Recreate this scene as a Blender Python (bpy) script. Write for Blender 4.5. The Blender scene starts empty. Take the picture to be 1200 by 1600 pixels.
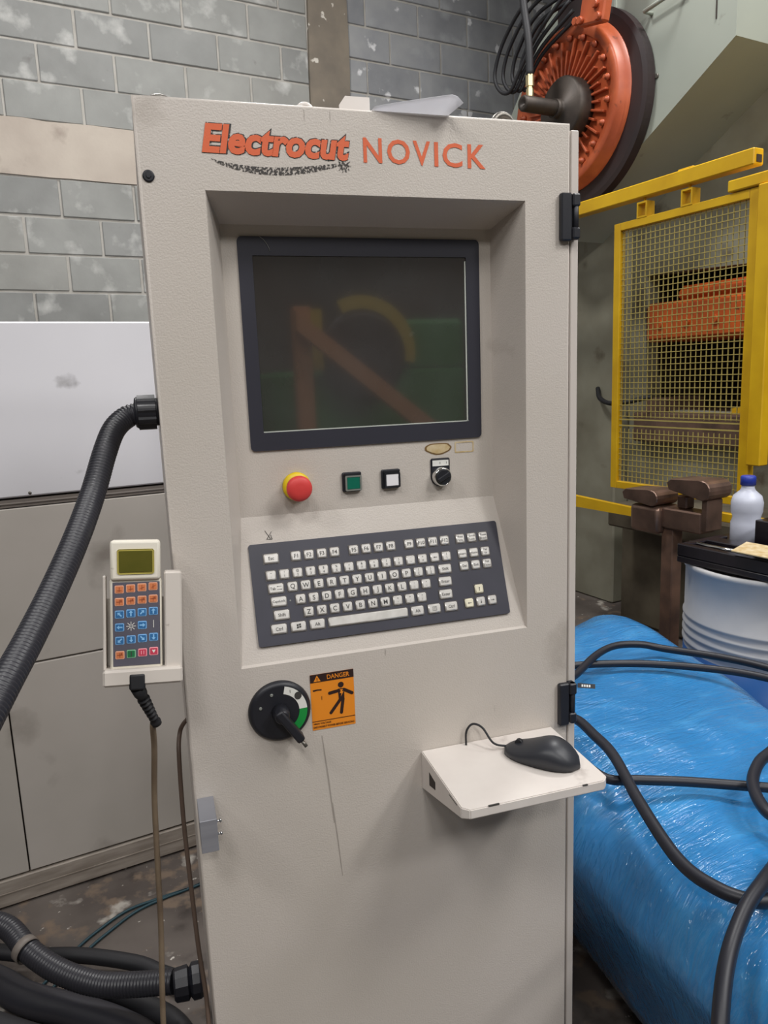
import bpy, bmesh, math, random
from mathutils import Matrix, Vector
random.seed(7)
C = bpy.context.scene.collection
PI = math.pi
PSI = math.radians(11.2)          # the control cabinet stands turned by this angle to the room

# ------------------------------------------------------------------ camera, world, lamps, exposure
cam_d = bpy.data.cameras.new('camera'); cam = bpy.data.objects.new('camera', cam_d); C.objects.link(cam)
cam_d.sensor_fit = 'VERTICAL'; cam_d.sensor_height = 36; cam_d.lens = 1170.4 / 1600 * 36
cam_d.clip_start = 0.02; cam_d.clip_end = 100
def cam_matrix(pitch, roll, yaw, loc):
    p, r, y = map(math.radians, (pitch, roll, yaw))
    f = Vector((-math.sin(y)*math.cos(p), math.cos(y)*math.cos(p), math.sin(p)))
    a = Vector((math.cos(y), math.sin(y), 0)); u = a.cross(f)
    a2 = a*math.cos(r) + u*math.sin(r); u2 = u*math.cos(r) - a*math.sin(r)
    m = Matrix((a2, u2, -f)).transposed().to_4x4(); m.translation = Vector(loc); return m
cam.matrix_world = cam_matrix(-10.1443, -2.2064, -27.9111, (-0.2142, -1.0386, 1.4425))
bpy.context.scene.camera = cam
w = bpy.data.worlds.new('world'); bpy.context.scene.world = w; w.use_nodes = True
w.node_tree.nodes['Background'].inputs['Color'].default_value = (1.0, 0.97, 0.93, 1)
w.node_tree.nodes['Background'].inputs['Strength'].default_value = 0.045
LK = 1.25
def lamp(name, loc, target, size, energy, col):
    d = bpy.data.lights.new(name, 'AREA'); d.shape = 'DISK'; d.size = size; d.energy = energy; d.color = col
    o = bpy.data.objects.new(name, d); C.objects.link(o); o.location = loc
    o.rotation_euler = (Vector(target) - Vector(loc)).to_track_quat('-Z', 'Y').to_euler()
for (lx, ly, lz, e, sz_) in ((1.3, -2.1, 4.1, 34, .9), (2.7, -2.4, 4.3, 26, .9), (-1.3, -2.0, 4.1, 30, .8), (-2.8, -1.0, 4.3, 34, .8), (4.2, -1.6, 5.0, 40, .7),
        (.5, 2.0, 4.9, 66, .7), (2.4, .8, 4.6, 56, .6), (-1.0, -5.0, 5.0, 60, .7), (2.6, -5.0, 5.0, 60, .7)):
    lamp('high_bay_lamp', (lx, ly, lz), (lx*.75, ly*.5, 0), sz_, e*LK, (1, .985, .965))
vs = bpy.context.scene.view_settings
bpy.context.scene.display_settings.display_device = 'sRGB'
vs.view_transform = 'Standard'; vs.look = 'None'; vs.gamma = 1; vs.exposure = 0.0; vs.use_curve_mapping = False

# ------------------------------------------------------------------ materials
def lin(c):
    return tuple(((v/255)/12.92 if v/255 <= .04045 else ((v/255+.055)/1.055)**2.4) for v in c) + (1,)
def mat(name, col, rough=.5, metal=0, col2=None, scale=6, lo=.35, hi=.65, bump=0, bscale=200, bdist=.001, coat=0, spots=None, spec=None, stretch=None, detail=4, placed=False):
    m = bpy.data.materials.new(name); m.use_nodes = True; nt = m.node_tree; N = nt.nodes; L = nt.links
    b = N['Principled BSDF']; b.inputs['Base Color'].default_value = lin(col)
    b.inputs['Roughness'].default_value = rough; b.inputs['Metallic'].default_value = metal
    b.inputs['Coat Weight'].default_value = coat; b.inputs['Coat Roughness'].default_value = .08
    if spec is not None: b.inputs['Specular IOR Level'].default_value = spec
    tc = N.new('ShaderNodeTexCoord'); src = tc.outputs['Object']
    if placed: src = N.new('ShaderNodeNewGeometry').outputs['Position']      # so that alike pieces differ
    base = src
    if stretch:
        mp = N.new('ShaderNodeMapping'); mp.inputs['Scale'].default_value = stretch; L.new(src, mp.inputs['Vector']); src = mp.outputs['Vector']
    last = None
    if col2:
        n = N.new('ShaderNodeTexNoise'); n.inputs['Scale'].default_value = scale; n.inputs['Detail'].default_value = detail; L.new(src, n.inputs['Vector'])
        r = N.new('ShaderNodeMapRange'); r.inputs['From Min'].default_value = lo; r.inputs['From Max'].default_value = hi; L.new(n.outputs['Fac'], r.inputs['Value'])
        mx = N.new('ShaderNodeMix'); mx.data_type = 'RGBA'; mx.inputs['A'].default_value = lin(col); mx.inputs['B'].default_value = lin(col2)
        L.new(r.outputs['Result'], mx.inputs['Factor']); last = mx.outputs['Result']
    for sp in (spots or []):     # (colour, noise scale, threshold lo, hi)
        n = N.new('ShaderNodeTexNoise'); n.inputs['Scale'].default_value = sp[1]; n.inputs['Detail'].default_value = 6; L.new(base, n.inputs['Vector'])
        r = N.new('ShaderNodeMapRange'); r.inputs['From Min'].default_value = sp[2]; r.inputs['From Max'].default_value = sp[3]; L.new(n.outputs['Fac'], r.inputs['Value'])
        mx = N.new('ShaderNodeMix'); mx.data_type = 'RGBA'; mx.inputs['B'].default_value = lin(sp[0])
        if last: L.new(last, mx.inputs['A'])
        else: mx.inputs['A'].default_value = lin(col)
        L.new(r.outputs['Result'], mx.inputs['Factor']); last = mx.outputs['Result']
    if last: L.new(last, b.inputs['Base Color'])
    if bump:
        n = N.new('ShaderNodeTexNoise'); n.inputs['Scale'].default_value = bscale; n.inputs['Detail'].default_value = 3; L.new(src, n.inputs['Vector'])
        bp = N.new('ShaderNodeBump'); bp.inputs['Strength'].default_value = bump; bp.inputs['Distance'].default_value = bdist
        L.new(n.outputs['Fac'], bp.inputs['Height']); L.new(bp.outputs['Normal'], b.inputs['Normal'])
    return m
def alpha_noise(m, scale, lo, hi):     # worn print: flakes missing
    nt = m.node_tree; N = nt.nodes; L = nt.links; b = N['Principled BSDF']
    tc = N.new('ShaderNodeTexCoord'); n = N.new('ShaderNodeTexNoise'); n.inputs['Scale'].default_value = scale; n.inputs['Detail'].default_value = 5
    L.new(tc.outputs['Object'], n.inputs['Vector'])
    r = N.new('ShaderNodeMapRange'); r.inputs['From Min'].default_value = lo; r.inputs['From Max'].default_value = hi
    L.new(n.outputs['Fac'], r.inputs['Value']); L.new(r.outputs['Result'], b.inputs['Alpha']); return m
def thin(m, k):      # light comes through thin paper
    nt = m.node_tree; N = nt.nodes; L = nt.links; b = N['Principled BSDF']; tr = N.new('ShaderNodeBsdfTranslucent'); tr.inputs['Color'].default_value = (.8, .8, .82, 1); mx = N.new('ShaderNodeMixShader'); mx.inputs[0].default_value = k
    L.new(b.outputs[0], mx.inputs[1]); L.new(tr.outputs[0], mx.inputs[2]); L.new(mx.outputs[0], N['Material Output'].inputs['Surface']); return m

M = {}
M['paint'] = mat('cream_paint', (200, 192, 185), .42, col2=(195, 187, 178), scale=3, bump=.55, bscale=420, bdist=.0009, spots=[((150, 140, 130), 5, .66, .80)])
M['paint_plain'] = mat('cream_paint_side', (200, 192, 185), .5, bump=.2, bscale=380, bdist=.0006)
M['black'] = mat('black_plastic', (30, 31, 38), .45, bump=.1, bscale=300)
M['bezel'] = mat('bezel_foil', (50, 50, 60), .42, spec=.5)
M['plate'] = mat('keyboard_plate', (66, 66, 76), .38, col2=(60, 60, 70), scale=10)
M['key'] = mat('steel_key', (236, 233, 229), .34, .45, col2=(218, 215, 210), scale=60)
M['key_cream'] = mat('cream_key', (226, 220, 196), .45)
M['ink'] = mat('engraved_ink', (62, 60, 58), .6)
M['key_dark'] = mat('key_side', (96, 92, 90), .4, .6)
M['screen'] = mat('dark_screen_glass', (56, 53, 51), .06, col2=(64, 63, 62), scale=7, coat=1, spec=1.0, spots=[((74, 74, 74), 22, .70, .82)])
M['screen'].node_tree.nodes['Principled BSDF'].inputs['Coat Roughness'].default_value = .025
M['glassedge'] = mat('glass_edge', (190, 195, 188), .25)
M['red'] = mat('red_plastic', (208, 62, 60), .5)
M['yellow'] = mat('yellow_plastic', (226, 196, 20), .45)
M['green_lens'] = mat('green_lens', (18, 104, 84), .3)
M['white_lens'] = mat('white_lens', (238, 236, 240), .3)
M['grey_rim'] = mat('grey_rim', (140, 143, 138), .35, .3)
M['chrome'] = mat('chrome', (215, 215, 215), .18, 1)
M['alu'] = mat('aluminium', (146, 147, 154), .4, .25, col2=(136, 137, 144), scale=8, stretch=(1, 1, 12))
M['drip'] = mat('drip_dirt', (160, 152, 144), .6)
M['steel'] = mat('dull_steel', (120, 116, 110), .42, .8)
M['orange_ink'] = mat('orange_print', (216, 100, 58), .55, bump=.3, bscale=420, bdist=.0006)
M['black_ink'] = mat('black_print', (52, 40, 44), .6)
M['black_worn'] = alpha_noise(mat('worn_black_print', (46, 42, 42), .6), 240, .40, .44)
M['swoosh'] = alpha_noise(mat('worn_swoosh_print', (60, 56, 54), .6), 330, .47, .51)
M['green_ink'] = mat('green_print', (20, 140, 60), .5)
M['white_ink'] = mat('white_print', (225, 224, 218), .5)
M['sticker'] = mat('orange_sticker', (232, 140, 34), .5)
M['sticker_ink'] = mat('sticker_ink', (44, 26, 24), .5)
M['residue'] = mat('label_residue', (206, 190, 156), .6, col2=(186, 160, 112), scale=60)
M['residue2'] = mat('label_residue_edge', (120, 92, 52), .6)
M['white_paint'] = mat('white_paint', (222, 215, 209), .45, col2=(214, 206, 200), scale=12, spots=[((176, 166, 160), 16, .64, .76)])
M['mouse'] = mat('mouse_plastic', (44, 46, 52), .42, bump=.1, bscale=900, bdist=.0002)
M['pendant'] = mat('pendant_cream', (224, 218, 204), .5, spots=[((150, 130, 110), 60, .70, .78)])
M['holder'] = mat('holder_cream', (206, 198, 190), .5, spots=[((120, 104, 90), 40, .68, .76)])
M['lcd'] = mat('lcd_green', (92, 88, 34), .25, col2=(84, 82, 30), scale=30)
M['lcd_rim'] = mat('lcd_rim', (176, 164, 84), .4)
M['keypad'] = mat('keypad_foil', (88, 86, 98), .5)
M['kp_orange'] = mat('keypad_orange', (206, 122, 76), .5)
M['kp_blue'] = mat('keypad_blue', (42, 104, 158), .5)
M['kp_green'] = mat('keypad_green', (28, 110, 66), .5)
M['kp_red'] = mat('keypad_red', (196, 58, 84), .5)
M['kp_orange_rim'] = mat('keypad_orange_rim', (232, 180, 150), .5)
M['kp_blue_rim'] = mat('keypad_blue_rim', (134, 186, 230), .5)
M['kp_green_rim'] = mat('keypad_green_rim', (140, 200, 160), .5)
M['kp_red_rim'] = mat('keypad_red_rim', (240, 168, 178), .5)
M['kp_brown'] = mat('keypad_brown', (150, 72, 44), .5)
M['hose'] = mat('hose_plastic', (48, 48, 54), .38)
M['rubber'] = mat('rubber', (30, 30, 34), .6)
M['cable'] = mat('cable_black', (30, 31, 40), .45)
M['cable_brown'] = mat('cable_brown', (128, 112, 92), .55, col2=(100, 84, 68), scale=14)
M['cable_dark'] = mat('cable_dark_brown', (92, 76, 66), .5)
M['teal'] = mat('cable_teal', (34, 66, 76), .5)
M['mach_up'] = mat('machine_white', (226, 225, 230), .45, col2=(219, 218, 223), scale=2, spots=[((160, 158, 160), 7, .70, .80)])
M['mach_lo'] = mat('machine_beige', (200, 193, 186), .5, col2=(190, 184, 176), scale=2.5, spots=[((140, 132, 124), 4.5, .62, .80)])
M['mach_base'] = mat('machine_base', (170, 160, 150), .6, col2=(140, 130, 120), scale=8, stretch=(1, 1, 6))
M['gap'] = mat('dark_joint', (52, 44, 40), .8)
M['rail'] = mat('rail_grey', (120, 112, 106), .5)
M['floor'] = mat('concrete_floor', (112, 104, 98), .7, col2=(78, 70, 66), scale=3, spots=[((176, 170, 162), 9, .62, .70), ((46, 40, 36), 6, .60, .72), ((196, 190, 182), 38, .68, .72), ((120, 104, 90), 14, .56, .66)], bump=.3, bscale=40, bdist=.004)
for i, (a, b_) in enumerate([((158, 159, 156), (142, 143, 140)), ((151, 152, 150), (134, 135, 133)), ((162, 162, 158), (146, 146, 142))]):
    M['block%d' % i] = mat('concrete_block', a, .85, placed=True, col2=b_, scale=5, lo=.3, hi=.7, bump=.3, bscale=60, bdist=.002, spots=[((196, 196, 193), 6, .56, .72), ((112, 108, 106), 7, .68, .78)])
for i in range(2):
    M['blockd%d' % i] = mat('dark_concrete_block', placed=True, rough=.85, col=[(154, 155, 157), (142, 144, 148)][i], col2=[(130, 132, 136), (162, 163, 164)][i], scale=5, lo=.3, hi=.7, bump=.3, bscale=60, bdist=.002, spots=[((222, 222, 224), 7.5, .64, .69), ((168, 170, 172), 4, .56, .70)])
M['mortar'] = mat('mortar', (182, 179, 173), .9, col2=(166, 162, 155), scale=12, bump=.4, bscale=120, bdist=.002)
M['band'] = mat('concrete_band', (196, 186, 174), .9, col2=(182, 171, 160), scale=4, spots=[((160, 148, 138), 6, .62, .75)], bump=.3, bscale=30, bdist=.004)
M['pilaster'] = mat('column_concrete', (140, 130, 116), .9, col2=(120, 112, 102), scale=5, spots=[((216, 210, 200), 16, .66, .70)], bump=.4, bscale=30, bdist=.005)
M['press'] = mat('press_green_grey', (158, 164, 154), .5, col2=(150, 156, 147), scale=2, spots=[((110, 108, 98), 6, .68, .78)])
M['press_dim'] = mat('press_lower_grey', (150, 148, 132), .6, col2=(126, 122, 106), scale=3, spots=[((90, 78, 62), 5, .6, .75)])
M['press_low'] = mat('press_bed_dirt_shade', (104, 96, 80), .7, col2=(72, 64, 52), scale=4)  # bed colour darkened to hold the shade there as well as dirt
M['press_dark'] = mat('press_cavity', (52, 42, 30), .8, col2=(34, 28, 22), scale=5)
M['wheel'] = mat('orange_enamel', (186, 92, 54), .42, col2=(160, 74, 44), scale=8, spots=[((90, 50, 34), 20, .66, .76)])
M['belt'] = mat('wheel_guard_dark', (46, 33, 34), .5, col2=(38, 30, 32), scale=6)
M['hub'] = mat('cast_hub', (74, 66, 60), .5, .4, col2=(58, 52, 48), scale=12)
M['orange'] = mat('ram_orange', (210, 96, 30), .5, col2=(180, 76, 24), scale=8, spots=[((90, 46, 20), 14, .62, .7)])
M['yel'] = mat('yellow_enamel', (222, 178, 22), .45, col2=(206, 160, 16), scale=6)
M['mesh'] = mat('galvanised_wire', (176, 160, 92), .5)
M['brass'] = mat('brass', (196, 180, 140), .3, .8)
M['steel_brown'] = mat('brown_steel', (150, 122, 108), .35, .7, col2=(116, 96, 86), scale=10)
M['rust'] = mat('rusty_post', (112, 84, 68), .7, col2=(84, 64, 54), scale=12)
M['tank'] = mat('drum_white', (200, 199, 200), .55, col2=(184, 184, 187), scale=5)
M['drumblue'] = mat('drum_blue', (10, 82, 150), .4)
M['tray'] = mat('oily_black', (34, 28, 34), .22, col2=(22, 20, 24), scale=8)
M['bottle'] = mat('bottle_white', (206, 210, 226), .35)
M['cap'] = mat('bottle_cap', (40, 60, 160), .4)
M['paper'] = thin(mat('paper', (232, 232, 238), .8), .55)
M['print'] = mat('paper_print', (150, 150, 158), .8)
M['wgreen'] = mat('green_machine', (36, 112, 44), .6)
M['beam'] = mat('orange_beam', (186, 130, 88), .5)
M['yellow_dull'] = mat('dull_yellow', (176, 152, 50), .6)
M['darkwall'] = mat('shop_wall', (84, 78, 72), .9, col2=(66, 62, 58), scale=2)

# wrinkled stretch film over blue sheet
def film():
    m = bpy.data.materials.new('blue_film'); m.use_nodes = True; nt = m.node_tree; N = nt.nodes; L = nt.links
    b = N['Principled BSDF']; b.inputs['Base Color'].default_value = lin((34, 128, 196)); b.inputs['Roughness'].default_value = .45
    b.inputs['Coat Weight'].default_value = 1; b.inputs['Coat Roughness'].default_value = .07; b.inputs['Specular IOR Level'].default_value = .2
    tc = N.new('ShaderNodeTexCoord')
    mp = N.new('ShaderNodeMapping'); mp.inputs['Rotation'].default_value = (0, 0, .55); mp.inputs['Scale'].default_value = (2.6, 9, 6); L.new(tc.outputs['Object'], mp.inputs['Vector'])
    n = N.new('ShaderNodeTexNoise'); n.inputs['Scale'].default_value = 2.2; n.inputs['Detail'].default_value = 7; n.inputs['Distortion'].default_value = .6; L.new(mp.outputs['Vector'], n.inputs['Vector'])
    n2 = N.new('ShaderNodeTexNoise'); n2.inputs['Scale'].default_value = 9; n2.inputs['Detail'].default_value = 5; L.new(tc.outputs['Object'], n2.inputs['Vector'])
    mp2 = N.new('ShaderNodeMapping'); mp2.inputs['Rotation'].default_value = (0, 0, .25); mp2.inputs['Scale'].default_value = (5, 34, 10); L.new(tc.outputs['Object'], mp2.inputs['Vector'])
    n3 = N.new('ShaderNodeTexNoise'); n3.inputs['Scale'].default_value = 1.6; n3.inputs['Detail'].default_value = 3; n3.inputs['Distortion'].default_value = 1.2; L.new(mp2.outputs['Vector'], n3.inputs['Vector'])
    ab = N.new('ShaderNodeMath'); ab.operation = 'SUBTRACT'; ab.inputs[1].default_value = .5; L.new(n3.outputs['Fac'], ab.inputs[0])
    ab2 = N.new('ShaderNodeMath'); ab2.operation = 'ABSOLUTE'; L.new(ab.outputs[0], ab2.inputs[0])
    ad0 = N.new('ShaderNodeMath'); ad0.operation = 'MULTIPLY_ADD'; ad0.inputs[1].default_value = -1.2; L.new(ab2.outputs[0], ad0.inputs[0]); L.new(n.outputs['Fac'], ad0.inputs[2])
    ad = N.new('ShaderNodeMath'); ad.operation = 'ADD'; L.new(ad0.outputs[0], ad.inputs[0]); L.new(n2.outputs['Fac'], ad.inputs[1])
    bp = N.new('ShaderNodeBump'); bp.inputs['Strength'].default_value = .9; bp.inputs['Distance'].default_value = .012
    L.new(ad.outputs[0], bp.inputs['Height']); L.new(bp.outputs['Normal'], b.inputs['Coat Normal'])
    bp2 = N.new('ShaderNodeBump'); bp2.inputs['Strength'].default_value = .12; bp2.inputs['Distance'].default_value = .02
    L.new(ad.outputs[0], bp2.inputs['Height']); L.new(bp2.outputs['Normal'], b.inputs['Normal'])
    r = N.new('ShaderNodeMapRange'); r.inputs['From Min'].default_value = .5; r.inputs['From Max'].default_value = .75; L.new(n.outputs['Fac'], r.inputs['Value'])
    mx = N.new('ShaderNodeMix'); mx.data_type = 'RGBA'; mx.inputs['A'].default_value = lin((40, 120, 180)); mx.inputs['B'].default_value = lin((62, 140, 196))
    L.new(r.outputs['Result'], mx.inputs['Factor']); L.new(mx.outputs['Result'], b.inputs['Base Color'])
    return m
M['film'] = film()

# ------------------------------------------------------------------ geometry helpers (all in frame coordinates)
def new(): return bmesh.new()
def _mat(faces, mi, smooth=False):
    for f in faces: f.material_index = mi; f.smooth = smooth
def box(bm, lo, hi, bev=0, mi=0, T=None, seg=1):
    lo, hi = [min(a, b) for a, b in zip(lo, hi)], [max(a, b) for a, b in zip(lo, hi)]
    v = [bm.verts.new((x, y, z)) for x in (lo[0], hi[0]) for y in (lo[1], hi[1]) for z in (lo[2], hi[2])]
    fs = [bm.faces.new([v[i] for i in q]) for q in ((0, 1, 3, 2), (4, 6, 7, 5), (0, 4, 5, 1), (2, 3, 7, 6), (0, 2, 6, 4), (1, 5, 7, 3))]
    _mat(fs, mi)
    vs_ = v
    if bev:
        es = list({e for f in fs for e in f.edges})
        r = bmesh.ops.bevel(bm, geom=es, offset=bev, segments=seg, affect='EDGES', profile=.5)
        _mat(r['faces'], mi); vs_ = list({x for f in r['faces'] for x in f.verts})
        if seg > 1:
            for f in r['faces']: f.smooth = True
    if T is not None: bmesh.ops.transform(bm, matrix=T, verts=[x for x in vs_ if x.is_valid])
    return bm
def prism(bm, pts, d, mi=0, bev=0, smooth=False):
    """pts: 3-D polygon, d: extrusion vector"""
    d = Vector(d); a = [bm.verts.new(p) for p in pts]; b = [bm.verts.new(Vector(p) + d) for p in pts]; n = len(a)
    fs = [bm.faces.new(a), bm.faces.new(b[::-1])]
    sd = [bm.faces.new([a[i], b[i], b[(i+1) % n], a[(i+1) % n]]) for i in range(n)]
    _mat(fs + sd, mi)
    if smooth:
        for f in sd: f.smooth = True
    if bev:
        r = bmesh.ops.bevel(bm, geom=list({e for f in fs for e in f.edges}), offset=bev, segments=1, affect='EDGES'); _mat(r['faces'], mi)
    return bm
def flat(bm, pts, mi=0):
    f = bm.faces.new([bm.verts.new(p) for p in pts]); f.material_index = mi; return bm
def frame_axes(t):
    t = Vector(t).normalized(); a = Vector((0, 0, 1)) if abs(t.z) < .9 else Vector((1, 0, 0))
    u = t.cross(a).normalized(); return u, t.cross(u).normalized()
def lathe(bm, o, axis, prof, seg=24, mi=0, smooth=True, caps=True):
    o = Vector(o); t = Vector(axis).normalized(); u, v = frame_axes(t); rings = []
    for (s, r) in prof:
        rings.append([bm.verts.new(o + t*s + (u*math.cos(2*PI*k/seg) + v*math.sin(2*PI*k/seg))*max(r, 1e-5)) for k in range(seg)])
    for a, b in zip(rings, rings[1:]):
        for k in range(seg):
            f = bm.faces.new([a[k], a[(k+1) % seg], b[(k+1) % seg], b[k]]); f.material_index = mi; f.smooth = smooth
    if caps:
        for rg in (rings[0][::-1], rings[-1]):
            f = bm.faces.new(rg); f.material_index = mi
    return bm
def cyl(bm, p0, p1, r, seg=16, mi=0, r1=None):
    p0 = Vector(p0); d = Vector(p1) - p0
    return lathe(bm, p0, d, [(0, r), (d.length, r if r1 is None else r1)], seg, mi)
def spline(pts, n=8):
    P = [Vector(p) for p in pts]; P = [P[0]*2 - P[1]] + P + [P[-1]*2 - P[-2]]; out = []
    for i in range(1, len(P)-2):
        for k in range(n):
            t = k/n; a, b, c, d = P[i-1:i+3]
            out.append(.5*((2*b) + (c-a)*t + (2*a-5*b+4*c-d)*t*t + (3*b-a-3*c+d)*t**3))
    out.append(P[-2]); return out
def tube(bm, pts, r, seg=10, mi=0, n=8, rf=None, raw=False):
    P = [Vector(p) for p in pts] if raw else spline(pts, n)
    u = None; rings = []
    for i, p in enumerate(P):
        t = (P[min(i+1, len(P)-1)] - P[max(i-1, 0)]).normalized()
        if u is None: u, _ = frame_axes(t)
        u = (u - t*u.dot(t)).normalized(); v = t.cross(u)
        rr = rf(i) if rf else r
        rings.append([bm.verts.new(p + (u*math.cos(2*PI*k/seg) + v*math.sin(2*PI*k/seg))*rr) for k in range(seg)])
    for a, b in zip(rings, rings[1:]):
        for k in range(seg):
            f = bm.faces.new([a[k], a[(k+1) % seg], b[(k+1) % seg], b[k]]); f.material_index = mi; f.smooth = True
    for rg in (rings[0][::-1], rings[-1]): bm.faces.new(rg).material_index = mi
    return bm
def resample(pts, step):
    P = spline(pts, 24); out = [P[0]]; acc = 0
    for a, b in zip(P, P[1:]):
        L_ = (b-a).length; pos = step - acc
        while pos < L_: out.append(a + (b-a)*(pos/L_)); pos += step
        acc = (acc + L_) % step
    return out
def corrugated(bm, pts, r, pitch=.0052, depth=.0016, seg=18):
    P = resample(pts, pitch/4); pat = [1, 1, 0, 0]
    return tube(bm, P, r, seg, raw=True, rf=lambda i: r - depth*(1-pat[i % 4]))
_tc = {}
def glyphs(s, offset=0, shear=0, res=3):
    k = (s, offset, shear)
    if k not in _tc:
        cu = bpy.data.curves.new('lettering', 'FONT'); cu.body = s; cu.size = 1; cu.resolution_u = res; cu.offset = offset; cu.shear = shear; cu.fill_mode = 'FRONT'
        o = bpy.data.objects.new('lettering', cu); me = bpy.data.meshes.new_from_object(o)
        V = [v.co.copy() for v in me.vertices]; F = [tuple(p.vertices) for p in me.polygons]
        bpy.data.objects.remove(o); bpy.data.curves.remove(cu); bpy.data.meshes.remove(me); _tc[k] = (V, F)
    return _tc[k]
def text(bm, s, T, width, height, mi=0, offset=0, shear=0, ref=None):
    """lettering fitted to width x height, centred on T's origin, in T's x/y plane"""
    V, F = glyphs(s, offset, shear)
    R_ = glyphs(s, ref, shear)[0] if ref is not None else V
    if not V: return bm
    x0, x1 = min(v.x for v in R_), max(v.x for v in R_); y0, y1 = min(v.y for v in R_), max(v.y for v in R_)
    sx = width/max(x1-x0, 1e-4); sy = height/max(y1-y0, 1e-4)
    vs_ = [bm.verts.new(T @ Vector(((v.x-(x0+x1)/2)*sx, (v.y-(y0+y1)/2)*sy, 0))) for v in V]
    for f in F:
        try: q = bm.faces.new([vs_[i] for i in f]); q.material_index = mi
        except ValueError: pass
    return bm
def plane_T(o, ux, uy):
    ux = Vector(ux).normalized(); uy = Vector(uy).normalized(); n = ux.cross(uy)
    m = Matrix((ux, uy, n)).transposed().to_4x4(); m.translation = Vector(o); return m
def frontT(x, z, y): return plane_T((x, y, z), (1, 0, 0), (0, 0, 1))     # faces -y

# ------------------------------------------------------------------ scene graph
ORG = {}
ROT = Matrix.Rotation(-PSI, 4, 'Z')
def _props(o, label, cat, group=None, kind=None):
    if label: o['label'] = label
    if cat: o['category'] = cat
    if group: o['group'] = group
    if kind: o['kind'] = kind
def _mesh(name, bm, mats, c):
    bmesh.ops.recalc_face_normals(bm, faces=[f for f in bm.faces]) if getattr(bm, '_rc', True) else None
    me = bpy.data.meshes.new(name)
    for v in bm.verts: v.co -= c
    bm.to_mesh(me); bm.free()
    for m in (mats if isinstance(mats, (list, tuple)) else [mats]): me.materials.append(M[m])
    return me
def _centre(bm, base=False):
    lo = [min(v.co[i] for v in bm.verts) for i in range(3)]; hi = [max(v.co[i] for v in bm.verts) for i in range(3)]
    c = Vector([(a+b)/2 for a, b in zip(lo, hi)])
    if base: c.z = lo[2]
    return c
def thing(name, P0, label, cat, group=None, cab=False, kind=None):
    o = bpy.data.objects.new(name, None); C.objects.link(o); o.empty_display_size = .05
    P0 = Vector(P0); ORG[o] = P0
    if cab: o.location = ROT @ P0; o.rotation_euler = (0, 0, -PSI)
    else: o.location = P0
    _props(o, label, cat, group, kind); return o
def solo(name, bm, mats, label, cat, group=None, cab=False, kind=None):
    c = _centre(bm, True); me = _mesh(name, bm, mats, c); o = bpy.data.objects.new(name, me); C.objects.link(o); ORG[o] = c
    if cab: o.location = ROT @ c; o.rotation_euler = (0, 0, -PSI)
    else: o.location = c
    _props(o, label, cat, group, kind); return o
def part(name, bm, mats, parent, label=None, kind=None):
    c = _centre(bm); me = _mesh(name, bm, mats, c); o = bpy.data.objects.new(name, me); C.objects.link(o)
    o.parent = parent; o.location = c - ORG[parent]; ORG[o] = c; _props(o, label, None, None, kind); return o
def copy_part(src, parent, c):
    o = src.copy(); C.objects.link(o); o.parent = parent; o.location = Vector(c) - ORG[parent]; ORG[o] = Vector(c); return o

# ================================================================== SETTING
bm = new(); box(bm, (-5, -6, -.1), (7, 3.9, 0)); solo('floor', bm, 'floor', None, None, kind='structure')

WY = 3.69                              # face of the block wall
bm = new(); box(bm, (-5, WY+.001, 0), (7, WY+.2, 5.4)); wall = solo('wall_back', bm, 'mortar', None, None, kind='structure')
ROWS = [(1.592, .13), (1.794, .135), (1.996, .33), (2.197, .126), (2.399, .326), (2.894, .094), (3.090, .284), (3.290, .090), (3.492, .289), (3.694, .09), (3.896, .289), (4.098, .09), (4.300, .289), (4.502, .09)]
ROWS_R = {3.290: .09+.0, 3.090: .284, 3.492: .067, 3.694: .289+.0, 3.290: .291, 3.896: .067}
blocks = []; rest = new()
def block(bm, x0, x1, z0, z1, mi):
    j = lambda: random.uniform(-.0015, .0015); d = random.uniform(-.003, .001)
    box(bm, (x0+j(), WY-.006+d, z0+j()), (x1+j(), WY+.03, z1+j()), .004, mi)
for (z, off) in ROWS:
    top = z + .1935 if z != 2.399 else 2.597
    for side in (0, 1):
        o = off if side == 0 else ROWS_R.get(z, off)
        xa, xb = (-5, 1.872) if side == 0 else (2.150, 6.6)
        k = math.floor((xa-o)/.4)
        while o + k*.4 < xb:
            x0, x1 = max(o+k*.4+.007, xa+.003), min(o+(k+1)*.4-.007, xb-.003); k += 1
            if x1 - x0 < .03: continue
            vis = (-.75 < x0 and x1 < 4.5) and z > 1.55 and z < 4.2
            if vis: blocks.append((x0, x1, z, top-.005, side))
            else: block(rest, x0, x1, z, top-.005, 0)
z = 1.3905; i = 0
while z > 0.02:
    o = (.13, .33)[i % 2]
    for k in range(-13, 16): block(rest, o+k*.4+.005, o+(k+1)*.4-.005, max(z, 0), z+.1935, 0)
    z -= .2015; i += 1
part('distant_blocks', rest, 'block0', wall, kind='stuff')
for (x0, x1, z0, z1, side) in blocks[:300]:
    bm = new(); block(bm, x0, x1, z0, z1, 0)
    part('concrete_block', bm, ('blockd%d' % random.randrange(2)) if side else 'block%d' % random.randrange(3), wall)
bm = new()                               # cast band with uneven edges
n = 60; ptsT = [(-5+i*6.9/n, 2.892+random.uniform(-.006, .004)) for i in range(n+1)]; ptsB = [(-5+i*6.9/n, 2.603+random.uniform(-.006, .005)) for i in range(n+1)]
prism(bm, [(x, WY-.010, z) for x, z in ptsB] + [(x, WY-.010, z) for x, z in reversed(ptsT)], (0, .06, 0))
box(bm, (2.14, WY-.010, 2.603), (6.6, WY+.05, 2.892))
part('concrete_band', bm, 'band', wall)
bm = new(); n = 24
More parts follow.
